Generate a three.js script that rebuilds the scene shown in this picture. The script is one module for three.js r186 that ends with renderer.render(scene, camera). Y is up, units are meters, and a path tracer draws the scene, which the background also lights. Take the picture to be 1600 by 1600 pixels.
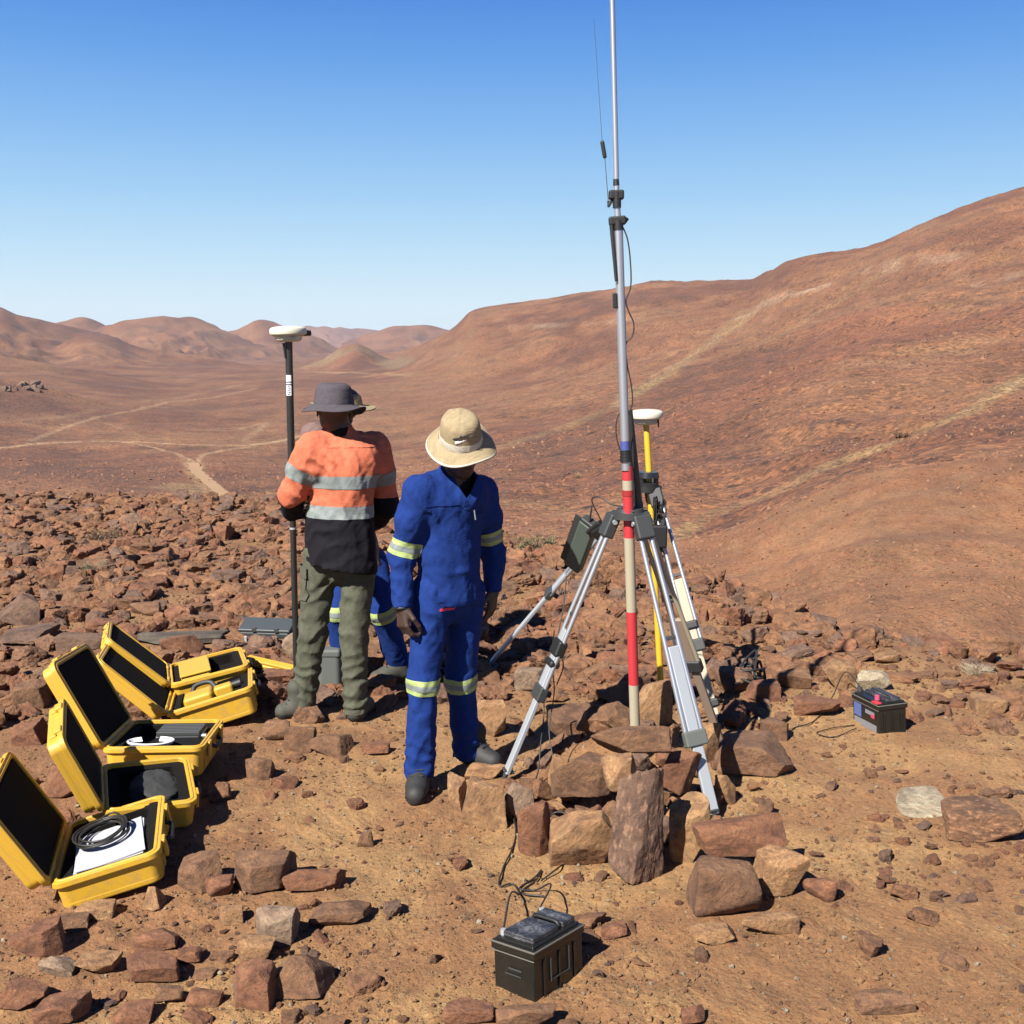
import * as THREE from 'three';
import { mergeGeometries, mergeVertices, toCreasedNormals } from 'three/addons/utils/BufferGeometryUtils.js';
import { RoundedBoxGeometry } from 'three/addons/geometries/RoundedBoxGeometry.js';

// ------------------------------------------------------------------ camera, sky, sun, exposure
const scene = new THREE.Scene();
const EYE = 1.85, PITCH = 8 * Math.PI / 180, FPX = 800 / Math.tan(25 * Math.PI / 180);
const camera = new THREE.PerspectiveCamera(50, 1, 0.05, 30000);
camera.position.set(0, EYE, 0); camera.rotation.set(-PITCH, 0, 0);
const renderer = new THREE.WebGLRenderer({ antialias: true });
renderer.setSize(1024, 1024);
renderer.toneMapping = THREE.LinearToneMapping;
const EXPOSURE = 2.45; renderer.toneMappingExposure = EXPOSURE;
renderer.shadowMap.enabled = true;

const lin = (c) => { c /= 255; return c <= 0.04045 ? c / 12.92 : Math.pow((c + 0.055) / 1.055, 2.4); };
{ // clear desert sky: pale at the horizon, deep blue above
  const T = [[-90, 70, 60, 55], [-3, 190, 195, 195], [0, 232, 242, 240], [2.5, 219, 240, 247], [5, 192, 227, 248], [8, 160, 207, 245], [11, 130, 185, 240], [14, 101, 163, 233], [17, 76, 140, 224], [25, 46, 100, 186], [45, 22, 58, 124], [90, 12, 34, 84]];
  const W = 64, H = 1024, data = new Float32Array(W * H * 4);
  for (let j = 0; j < H; j++) {
    const el = ((j + 0.5) / H - 0.5) * 180; let k = 0; while (k < T.length - 2 && el > T[k + 1][0]) k++;
    const a = T[k], b = T[k + 1], t = Math.min(1, Math.max(0, (el - a[0]) / (b[0] - a[0])));
    for (let i = 0; i < W; i++) for (let c = 0; c < 3; c++) data[(j * W + i) * 4 + c] = (lin(a[c + 1]) * (1 - t) + lin(b[c + 1]) * t) / EXPOSURE, data[(j * W + i) * 4 + 3] = 1;
  }
  const sky = new THREE.DataTexture(data, W, H, THREE.RGBAFormat, THREE.FloatType);
  sky.mapping = THREE.EquirectangularReflectionMapping; sky.magFilter = sky.minFilter = THREE.LinearFilter; sky.wrapS = THREE.RepeatWrapping; sky.needsUpdate = true;
  scene.background = sky; scene.environment = sky;
}
const SUN_EL = 43 * Math.PI / 180, SUN_AZ = 38 * Math.PI / 180;
const sun = new THREE.DirectionalLight(new THREE.Color(1, 0.95, 0.87), 5);
sun.position.set(-Math.sin(SUN_AZ) * Math.cos(SUN_EL) * 60, Math.sin(SUN_EL) * 60, Math.cos(SUN_AZ) * Math.cos(SUN_EL) * 60);
sun.target.position.set(0, 0, -5); sun.position.z -= 5;
sun.castShadow = true; sun.shadow.mapSize.set(4096, 4096);
Object.assign(sun.shadow.camera, { left: -14, right: 14, top: 14, bottom: -14, near: 1, far: 140 });
scene.add(sun, sun.target);
scene.fog = new THREE.FogExp2(new THREE.Color(0.62, 0.72, 0.9), 0.000065);

// ------------------------------------------------------------------ helpers
function rng(a) { return () => { a |= 0; a = a + 0x6D2B79F5 | 0; let t = Math.imul(a ^ a >>> 15, 1 | a); t = t + Math.imul(t ^ t >>> 7, 61 | t) ^ t; return ((t ^ t >>> 14) >>> 0) / 4294967296; }; }
const PERM = new Uint8Array(512); { const r = rng(77), p = [...Array(256).keys()]; for (let i = 255; i > 0; i--) { const j = Math.floor(r() * (i + 1)); [p[i], p[j]] = [p[j], p[i]]; } for (let i = 0; i < 512; i++) PERM[i] = p[i & 255]; }
const GR = [1, 1, 0, -1, 1, 0, 1, -1, 0, -1, -1, 0, 1, 0, 1, -1, 0, 1, 1, 0, -1, -1, 0, -1, 0, 1, 1, 0, -1, 1, 0, 1, -1, 0, -1, -1];
function noise(x, y, z) {
  const X0 = Math.floor(x), Y0 = Math.floor(y), Z0 = Math.floor(z); x -= X0; y -= Y0; z -= Z0;
  const X = X0 & 255, Y = Y0 & 255, Z = Z0 & 255, u = x * x * x * (x * (x * 6 - 15) + 10), v = y * y * y * (y * (y * 6 - 15) + 10), w = z * z * z * (z * (z * 6 - 15) + 10);
  const g = (h, a, b, c) => { h = (h % 12) * 3; return GR[h] * a + GR[h + 1] * b + GR[h + 2] * c; };
  const A = PERM[X] + Y, AA = PERM[A] + Z, AB = PERM[A + 1] + Z, B = PERM[X + 1] + Y, BA = PERM[B] + Z, BB = PERM[B + 1] + Z;
  const l = (t, a, b) => a + t * (b - a);
  return l(w, l(v, l(u, g(PERM[AA], x, y, z), g(PERM[BA], x - 1, y, z)), l(u, g(PERM[AB], x, y - 1, z), g(PERM[BB], x - 1, y - 1, z))),
    l(v, l(u, g(PERM[AA + 1], x, y, z - 1), g(PERM[BA + 1], x - 1, y, z - 1)), l(u, g(PERM[AB + 1], x, y - 1, z - 1), g(PERM[BB + 1], x - 1, y - 1, z - 1))));
}
function fbm(x, y, z, o) { let s = 0, a = 0.5; for (let i = 0; i < o; i++) { s += a * noise(x, y, z); x = x * 2.03 + 3.1; y = y * 2.03 + 1.7; z = z * 2.03 + 5.3; a *= 0.5; } return s; }
const clamp = (x, a, b) => x < a ? a : x > b ? b : x, lerp = (a, b, t) => a + (b - a) * t, sstep = (a, b, x) => { x = clamp((x - a) / (b - a), 0, 1); return x * x * (3 - 2 * x); };
const V = (x, y, z) => new THREE.Vector3(x, y, z);
const mix3 = (a, b, t) => [lerp(a[0], b[0], t), lerp(a[1], b[1], t), lerp(a[2], b[2], t)];
// a photograph point (1600 px frame) taken to a place d metres ahead of the camera foot
const CP = Math.cos(PITCH), SP = Math.sin(PITCH);
function ray(px, py) { const u = (px - 800) / FPX, v = -(py - 800) / FPX; return V(u, v * CP - SP, -(CP + v * SP)); }
function P(px, py, d) { const r = ray(px, py); return r.multiplyScalar(d / -r.z).add(V(0, EYE, 0)); }
function PH(px, py, h) { const r = ray(px, py); return r.multiplyScalar((h - EYE) / r.y).add(V(0, EYE, 0)); }
function pix(p) { const dy = p.y - EYE, de = -p.z * CP - dy * SP, up = dy * CP - p.z * SP * 1; return [800 + FPX * p.x / de, 800 - FPX * (dy * CP + -p.z * SP) / de, FPX / de]; }

const NAMES = {};
function numbered(n) { NAMES[n] = (NAMES[n] || 0) + 1; return NAMES[n] === 1 ? n : n + '_' + String(NAMES[n] - 1).padStart(3, '0'); }
function tag(o, label, category, group, kind) { if (label) o.userData.label = label; if (category) o.userData.category = category; if (group) o.userData.group = group; if (kind) o.userData.kind = kind; return o; }
function thing(name, label, category, pos, group) { const o = new THREE.Group(); o.name = numbered(name); o.position.copy(pos || V(0, 0, 0)); tag(o, label, category, group); scene.add(o); return o; }
function mesh(name, geo, mat, parent) { const m = new THREE.Mesh(geo, mat); m.name = parent ? name : numbered(name); m.castShadow = m.receiveShadow = true; (parent || scene).add(m); return m; }
// put world-space geometry under a thing whose origin is elsewhere
function part(name, geos, mat, root, parent) {
  const list = (Array.isArray(geos) ? geos : [geos]).map((g) => { let q = g.index ? g.toNonIndexed() : g.clone(); for (const k of Object.keys(q.attributes)) if (!['position', 'normal', 'uv', ...(mat.vertexColors ? ['color'] : [])].includes(k)) q.deleteAttribute(k); if (!q.attributes.uv) q.setAttribute('uv', new THREE.BufferAttribute(new Float32Array(q.attributes.position.count * 2), 2)); return q; });
  const g = list.length > 1 ? mergeGeometries(list) : list[0];
  const o = root.getWorldPosition(V(0, 0, 0)); g.translate(-o.x, -o.y, -o.z);
  return mesh(name, g, mat, parent || root);
}
const TUBE = (pts, r, seg = 0, rad = 7) => new THREE.TubeGeometry(new THREE.CatmullRomCurve3(pts, false, 'centripetal'), seg || pts.length * 6, r, rad, false);
function CYL(a, b, ra, rb = ra, n = 16) { const d = b.clone().sub(a), g = new THREE.CylinderGeometry(rb, ra, d.length(), n); g.applyQuaternion(new THREE.Quaternion().setFromUnitVectors(V(0, 1, 0), d.clone().normalize())); const m = a.clone().add(b).multiplyScalar(0.5); g.translate(m.x, m.y, m.z); return g; }
function BAR(a, b, w, t, face, r = 0.004) { // box beam from a to b, its wide side w square to «face»
  const y = b.clone().sub(a), L = y.length(); y.normalize(); const z = face.clone().addScaledVector(y, -face.dot(y)).normalize(), x = y.clone().cross(z);
  const g = new RoundedBoxGeometry(w, L, t, 2, Math.min(r, t * 0.4, w * 0.4)); g.applyMatrix4(new THREE.Matrix4().makeBasis(x, y, z)); const m = a.clone().add(b).multiplyScalar(0.5); g.translate(m.x, m.y, m.z); return g;
}
const RB = (w, h, d, r, x = 0, y = 0, z = 0) => { const g = new RoundedBoxGeometry(w, h, d, 2, r); g.translate(x, y, z); return g; };
const mat = (rgb, rough, metal = 0, extra = {}) => new THREE.MeshStandardMaterial({ color: new THREE.Color().setRGB(...rgb), roughness: rough, metalness: metal, ...extra });
function dataTex(n, fn, srgb) {
  const d = new Uint8Array(n * n * 4); for (let j = 0; j < n; j++) for (let i = 0; i < n; i++) { const c = fn(i, j), k = (j * n + i) * 4; d[k] = clamp(c[0] * 255, 0, 255); d[k + 1] = clamp(c[1] * 255, 0, 255); d[k + 2] = clamp(c[2] * 255, 0, 255); d[k + 3] = 255; }
  const t = new THREE.DataTexture(d, n, n); t.wrapS = t.wrapT = THREE.RepeatWrapping; t.magFilter = THREE.LinearFilter; t.minFilter = THREE.LinearMipmapLinearFilter; t.generateMipmaps = true; if (srgb) t.colorSpace = THREE.SRGBColorSpace; t.needsUpdate = true; return t;
}
// periodic cells: grains packed into a tile
function grains(n, cells, seed) {
  const r = rng(seed), px = [], rad = [], tint = []; for (let i = 0; i < cells * cells; i++) { px.push([r(), r()]); rad.push(0.25 + 0.5 * r() * r()); tint.push(r()); }
  return (i, j) => {
    const x = i / n * cells, y = j / n * cells, X = Math.floor(x), Y = Math.floor(y); let best = 9, h = 0, id = 0;
    for (let b = -1; b < 2; b++) for (let a = -1; a < 2; a++) { const k = ((Y + b + cells) % cells) * cells + (X + a + cells) % cells, dx = X + a + px[k][0] - x, dy = Y + b + px[k][1] - y, q = Math.sqrt(dx * dx + dy * dy) / rad[k]; if (q < best) { best = q; id = k; h = q < 1 ? Math.sqrt(1 - q * q) * rad[k] : 0; } }
    return [h, tint[id]];
  };
}
const pn = (n, c) => { // periodic noise
  return (i, j, s) => { const a = i / n * Math.PI * 2, b = j / n * Math.PI * 2; return noise(Math.cos(a) * c + s, Math.sin(a) * c + Math.cos(b) * c, Math.sin(b) * c - s); };
};

// ------------------------------------------------------------------ terrain
function pchip(xs, ys, x) {
  const n = xs.length; if (x <= xs[0]) return ys[0]; if (x >= xs[n - 1]) return ys[n - 1];
  let k = 0; while (x > xs[k + 1]) k++;
  const sl = (i) => (ys[i + 1] - ys[i]) / (xs[i + 1] - xs[i]);
  const tan = (i) => { if (i === 0) return sl(0); if (i === n - 1) return sl(n - 2); const a = sl(i - 1), b = sl(i); return a * b <= 0 ? 0 : 2 * a * b / (a + b); };
  const h = xs[k + 1] - xs[k], t = (x - xs[k]) / h, t2 = t * t, t3 = t2 * t;
  return (2 * t3 - 3 * t2 + 1) * ys[k] + (t3 - 2 * t2 + t) * h * tan(k) + (-2 * t3 + 3 * t2) * ys[k + 1] + (t3 - t2) * h * tan(k + 1);
}
const toUT = (px, py) => { const r = ray(px, py); return [r.x / -r.z, r.y / -r.z]; };
function profile(list) { const a = list.map(([x, y, d]) => [...toUT(x, y), d]).sort((p, q) => p[0] - q[0]); return { u: a.map((p) => p[0]), t: a.map((p) => p[1]), d: a.map((p) => Math.log(p[2])) }; }
const LAYERS = [
  [[-900, 795, 13.4], [0, 791, 13.6], [430, 792, 13.5], [600, 815, 12.2], [800, 862, 10.2], [960, 895, 9.2], [1100, 925, 8.5], [1300, 1008, 6.95], [1600, 1045, 6.35], [2400, 1070, 6.1]],
  [[-900, 840, 30], [0, 840, 30], [430, 840, 30], [600, 870, 27], [800, 920, 22], [960, 960, 20], [1100, 1000, 18], [1300, 1100, 14], [1600, 1150, 13], [2400, 1180, 12.5]],
  [[-900, 805, 150], [0, 805, 150], [430, 805, 155], [600, 830, 120], [800, 880, 80], [960, 915, 66], [1100, 950, 56], [1300, 1035, 40], [1600, 1080, 36], [2400, 1090, 34]],
  [[-900, 720, 300], [0, 712, 300], [300, 730, 250], [430, 715, 290], [600, 700, 320], [760, 705, 250], [960, 770, 150], [1060, 830, 112], [1300, 740, 120], [1600, 640, 150], [2400, 500, 190]],
  [[-900, 640, 480], [0, 625, 480], [300, 640, 500], [480, 600, 700], [600, 605, 640], [800, 600, 560], [960, 580, 480], [1100, 560, 440], [1300, 500, 400], [1600, 420, 360], [2400, 250, 340]],
  [[-900, 560, 1250], [0, 565, 1250], [300, 572, 1300], [480, 572, 1350], [600, 562, 1250], [680, 530, 1120], [710, 513, 1050], [740, 488, 1000], [780, 481, 980], [850, 470, 960], [960, 456, 930], [1030, 446, 920], [1080, 447, 900], [1172, 447, 860], [1200, 430, 760], [1240, 413, 680], [1350, 393, 620], [1450, 350, 590], [1530, 318, 570], [1600, 296, 550], [2400, 60, 500]],
  [[-900, 550, 2600], [0, 556, 2600], [300, 562, 2600], [480, 556, 2700], [600, 548, 2600], [680, 545, 2200], [740, 535, 1800], [960, 515, 1700], [1172, 505, 1600], [1240, 480, 1300], [1600, 380, 1150], [2400, 180, 1100]],
  [[-900, 545, 9000], [0, 548, 9000], [600, 545, 9000], [2400, 545, 9000]],
].map(profile);
// ridges standing beyond the plain: crest line (px, py), distance, fall in front and behind
const RIDGES = [
  { p: [[-260, 560], [0, 590], [60, 602], [150, 628], [230, 652], [300, 672], [360, 694]], d: 470, f: 0.2 },
  { p: [[-260, 530], [0, 556], [150, 580], [300, 606], [420, 628], [500, 645]], d: 760, f: 0.13 },
  { p: [[400, 640], [470, 612], [560, 590], [680, 570], [800, 556], [900, 545]], d: 800, f: 0.14 },
  { p: [[-500, 440], [-120, 462], [0, 478], [30, 489], [75, 500], [130, 512], [180, 527], [230, 550]], d: 1500, f: 0.3 },
  { p: [[60, 560], [100, 535], [130, 524], [170, 527], [215, 540], [270, 548], [340, 560], [400, 572]], d: 1350, f: 0.22 },
  { p: [[40, 530], [80, 505], [105, 498], [132, 495], [165, 508], [200, 520]], d: 2300, f: 0.4 },
  { p: [[120, 530], [165, 509], [200, 500], [243, 493], [295, 495], [325, 502], [347, 512], [385, 530], [430, 548]], d: 2150, f: 0.36 },
  { p: [[300, 540], [345, 520], [368, 514], [385, 505], [402, 500], [425, 503], [450, 512], [490, 524], [530, 543]], d: 2500, f: 0.4 },
  { p: [[300, 520], [430, 511], [480, 509], [540, 511], [590, 514], [640, 520], [720, 522]], d: 5200, f: 0.4 },
  { p: [[540, 535], [590, 517], [620, 508], [650, 506], [675, 508], [700, 516], [740, 524], [790, 530]], d: 2900, f: 0.35 },
  { p: [[470, 575], [505, 560], [535, 540], [556, 534], [575, 540], [600, 556], [640, 574]], d: 1150, f: 0.3 },
  { p: [[950, 470], [985, 452], [1005, 446], [1028, 442], [1055, 444], [1080, 449], [1120, 465]], d: 1500, f: 0.3 },
].map((r) => { const a = profile(r.p.map(([x, y]) => [x, y, 1])); return { ...a, ...r }; });
const KN = LAYERS.length + 2;
function sheet(x, z) { // height of the land
  const r = Math.hypot(x, z), ang = Math.atan2(x, -z), ac = clamp(ang, -0.95, 0.95), u = Math.tan(ac), d = Math.max(0.01, r * Math.cos(ac));
  const ds = [-3, 0], hs = [0, 0], L0 = LAYERS[0], c0 = Math.exp(pchip(L0.u, L0.d, u));
  ds[0] = Math.log(0.2); ds[1] = Math.log(c0 * 0.72);
  for (const L of LAYERS) { const q = pchip(L.u, L.d, u); ds.push(q); hs.push(EYE + Math.exp(q) * pchip(L.u, L.t, u)); }
  let h = pchip(ds, hs, Math.log(Math.max(d, 0.2)));
  if (d > 150) for (const R of RIDGES) {
    const n = R.u.length, wob = 1 + 0.05 * noise(u * 9, R.d, 2), dr = R.d * wob; let t = pchip(R.u, R.t, u);
    const over = Math.max(R.u[0] - u, u - R.u[n - 1], 0); t -= over * 0.6;
    const gul = R.d < 1000 ? 1 : 0.8 + 0.9 * Math.abs(noise(x * 0.011 + R.d, 1, z * 0.004)) + 0.4 * fbm(x * 0.03, 2, z * 0.02, 3), e = d < dr ? (dr - d) * R.f * gul : (d - dr) * 0.35;
    const A = 1.35 * (EYE + dr * t - h); if (A <= 0.05) continue; const hr = EYE + dr * t - A * (1 - Math.exp(-e / A)), k = Math.min(7, 0.32 * A), m = Math.max(h, hr), q = Math.abs(h - hr); h = m + (q < k ? (k - q) * (k - q) / (4 * k) : 0);
  }
  const back = sstep(0.95, 2.4, Math.abs(ang)); if (back > 0) h = lerp(h, -0.15 * Math.pow(Math.max(0, r - 6), 0.95) + 6 * sstep(80, 500, r), back);
  return h;
}
const WAVES = [70, 28, 11, 4.6, 1.9, 0.8];
function rough(x, z, r) {
  let n = 0;
  if (r < 40) n += 0.035 * fbm(x * 1.3, 3, z * 1.3, 3) + 0.024 * fbm(x * 7, 1, z * 7, 4) * sstep(30, 10, r) + 0.15 * Math.exp(-((x - 0.5) * (x - 0.5)) / 0.1 - (z + 4.8) * (z + 4.8) / 0.1);
  if (r > 10) { const a = sstep(10, 60, r) * (1 - 0.72 * sstep(0.12, -0.1, x / r) * sstep(60, 150, r) * sstep(1300, 800, r)); for (let k = 0; k < 6; k++) { const L = WAVES[k], v = sstep(0.009 * r, 0.022 * r, L); if (v <= 0) break; const q = noise(x / L + k * 7.3, k * 3.1, z / L); n += a * v * L * (k < 2 ? 0.055 : 0.05) * (k === 1 || k === 2 ? 0.5 - 2 * Math.abs(q) : q); } if (r > 900) n += sstep(900, 1600, r) * 7 * fbm(x * 0.006, 5, z * 0.006, 4); }
  return n;
}
const H = (x, z) => sheet(x, z) + rough(x, z, Math.hypot(x, z));
function hit(px, py) { const r = ray(px, py); r.multiplyScalar(1 / -r.z); let a = 1.5, b = a; for (let i = 0; i < 1500; i++) { b = a * 1.01; if (EYE + r.y * b < H(r.x * b, -b)) break; a = b; } for (let i = 0; i < 18; i++) { const m = (a + b) / 2; if (EYE + r.y * m < H(r.x * m, -m)) b = m; else a = m; } return V(r.x * b, H(r.x * b, -b), -b); }

// coloured features lying on the land: wadis, pale outcrops, dark slopes (drawn from world-space lines and patches)
const FEAT = [];
function strip(pts0, w, col, k, brk = 0.6) { const pts = []; for (let i = 0; i + 1 < pts0.length; i++) { const n = Math.max(1, Math.round(Math.hypot(pts0[i + 1][0] - pts0[i][0], pts0[i + 1][1] - pts0[i][1]) / 25)); for (let k2 = 0; k2 < n; k2++) pts.push([lerp(pts0[i][0], pts0[i + 1][0], k2 / n), lerp(pts0[i][1], pts0[i + 1][1], k2 / n)]); } pts.push(pts0[pts0.length - 1]); const q = pts.map(([x, y]) => hit(x, y)); FEAT.push({ q, w: q.map((p) => w * FPX ** -1 * Math.hypot(p.x, p.z)), col, k, brk, bb: [Math.min(...q.map((p) => p.x)), Math.max(...q.map((p) => p.x)), Math.min(...q.map((p) => p.z)), Math.max(...q.map((p) => p.z))] }); }
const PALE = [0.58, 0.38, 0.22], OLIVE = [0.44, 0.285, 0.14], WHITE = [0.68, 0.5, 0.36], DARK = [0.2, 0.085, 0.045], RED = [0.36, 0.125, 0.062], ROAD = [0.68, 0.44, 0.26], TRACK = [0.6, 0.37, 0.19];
strip([[1600, 590], [1500, 650], [1400, 690], [1300, 725], [1200, 775], [1120, 800], [1060, 835], [1030, 870]], 26, OLIVE, 0.75);
strip([[1600, 592], [1540, 628], [1490, 652]], 5, PALE, 0.8);
strip([[1190, 470], [1120, 530], [1040, 585], [950, 640], [870, 670], [780, 700]], 26, OLIVE, 0.65);
strip([[1180, 490], [1080, 555], [1000, 600], [960, 622]], 6, PALE, 0.55);
strip([[1400, 410], [1330, 460], [1260, 500], [1200, 535]], 14, OLIVE, 0.55);
strip([[1160, 495], [1200, 472], [1290, 445]], 18, WHITE, 0.55, 0.9);
strip([[1340, 425], [1390, 415], [1440, 408], [1500, 402]], 24, WHITE, 0.5, 1);
strip([[1530, 440], [1560, 445], [1600, 425]], 20, WHITE, 0.5, 1);
strip([[800, 510], [860, 508], [930, 505], [1000, 500]], 14, WHITE, 0.4, 1);
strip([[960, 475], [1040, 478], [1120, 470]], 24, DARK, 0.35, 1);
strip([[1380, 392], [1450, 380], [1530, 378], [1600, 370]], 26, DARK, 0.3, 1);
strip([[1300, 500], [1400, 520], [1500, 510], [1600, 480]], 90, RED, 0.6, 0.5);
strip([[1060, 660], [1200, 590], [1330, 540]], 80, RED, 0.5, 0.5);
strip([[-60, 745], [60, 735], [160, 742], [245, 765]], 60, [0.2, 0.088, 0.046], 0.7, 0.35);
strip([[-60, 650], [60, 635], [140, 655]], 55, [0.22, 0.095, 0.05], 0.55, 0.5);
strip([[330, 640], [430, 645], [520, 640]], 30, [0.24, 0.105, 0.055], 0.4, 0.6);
strip([[330, 690], [450, 660], [560, 640], [760, 590]], 26, [0.4, 0.2, 0.11], 0.4, 0.8);
strip([[480, 572], [560, 545], [630, 572]], 26, [0.36, 0.25, 0.14], 0.75, 0.2);
strip([[440, 580], [560, 583], [640, 586]], 9, PALE, 0.5, 0.6);
strip([[230, 590], [330, 586], [450, 592]], 7, PALE, 0.35, 0.8);
strip([[0, 660], [110, 650], [190, 630], [280, 622], [380, 600]], 10, PALE, 0.3, 0.8);
strip([[260, 760], [330, 770], [400, 780], [470, 760]], 34, OLIVE, 0.6, 0.4);
strip([[380, 690], [420, 660], [375, 670]], 8, PALE, 0.5);
strip([[299, 720], [303, 735], [318, 752], [336, 766], [350, 778]], 20, TRACK, 0.9, 0.15);
strip([[288, 755], [300, 775], [330, 785]], 30, OLIVE, 0.7, 0.3);
strip([[-20, 702], [60, 693], [140, 689], [220, 691], [300, 695], [380, 696], [430, 690], [475, 680]], 8, ROAD, 1, 0.05);
strip([[303, 724], [318, 710], [345, 704], [390, 698], [450, 687]], 6, ROAD, 0.8, 0.15);
strip([[300, 720], [272, 707], [240, 699], [200, 691]], 5, ROAD, 0.7, 0.25);
strip([[45, 690], [95, 670], [150, 652], [205, 643], [260, 628], [330, 622], [400, 607]], 6, ROAD, 0.6, 0.3);
strip([[150, 655], [185, 668], [225, 682]], 5, TRACK, 0.35, 0.4);
function tint(x, z, h, r) {
  const n1 = fbm(x * 0.35, 0, z * 0.35, 4), n3 = fbm(x * 0.35 / (1 + r * 0.012), 4, z * 0.35 / (1 + r * 0.012), 4), n5 = fbm(x * 1.7, 6, z * 1.7, 4);
  // near: sandy clearing in the tan foreground, redder rubble farther on
  const clear = sstep(0.15, -0.2, n1 * 0.5 + (r - 5.2 - 0.5 * x) * 0.12);
  let near = mix3(mix3([0.41, 0.215, 0.098], [0.33, 0.16, 0.076], sstep(-0.05, 0.2, n5)), mix3([0.48, 0.275, 0.124], [0.37, 0.185, 0.084], sstep(-0.12, 0.15, n5 + 0.6 * n1)), clear);
  near = mix3(near, [0.36, 0.17, 0.08], sstep(0.02, 0.3, n1) * 0.7);
  // far: red scree and tan slopes, drawn out along the contours
  let st = 0, am = 0.5, big = fbm(x * 0.011, h * 0.03, z * 0.011, 4), grit = 0;
  for (let k = 0; k < 6; k++) { const L = WAVES[k] * 1.2, v = sstep(0.006 * r, 0.016 * r, L); if (v <= 0) break; st += v * 0.42 * noise(x / L * 0.8 + k, h / L * 3, z / L * 0.8); if (k > 0) grit += v * 0.42 * noise(x / L * 1.7 + k, h / L * 2.4, z / L * 1.7); }
  let far = mix3([0.385, 0.165, 0.078], [0.285, 0.11, 0.053], sstep(-0.05, 0.25, big + 0.5 * st)); far = mix3(far, [0.43, 0.21, 0.098], 0.75 * sstep(0.02, 0.34, -big + 0.4 * st + 0.2 * n3));
  far = mix3(far, [0.2, 0.085, 0.045], 0.6 * sstep(0.16, 0.36, st)); far = mix3(far, [0.5, 0.3, 0.16], 0.3 * sstep(0.18, 0.38, -st));
  const gv = 0.9 * (1 + 0.5 * grit); far = far.map((c) => c * gv);
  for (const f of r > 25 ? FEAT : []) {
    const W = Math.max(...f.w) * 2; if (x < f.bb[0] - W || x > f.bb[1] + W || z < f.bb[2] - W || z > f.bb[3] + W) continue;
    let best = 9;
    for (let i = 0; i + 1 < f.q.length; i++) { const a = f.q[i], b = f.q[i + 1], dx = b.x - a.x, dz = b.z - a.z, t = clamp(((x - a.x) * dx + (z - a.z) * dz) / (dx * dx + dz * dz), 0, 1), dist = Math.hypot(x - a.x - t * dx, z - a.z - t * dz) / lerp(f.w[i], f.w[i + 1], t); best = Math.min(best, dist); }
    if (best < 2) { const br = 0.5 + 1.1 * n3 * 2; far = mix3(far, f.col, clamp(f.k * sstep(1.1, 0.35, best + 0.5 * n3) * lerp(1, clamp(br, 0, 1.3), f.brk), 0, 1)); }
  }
  const c = mix3(near, far, sstep(12, 40, r));
  const v = 0.59 * (1 + 0.22 * n3); return [c[0] * v, c[1] * v * 0.98, c[2] * v * 0.86];
}
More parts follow.
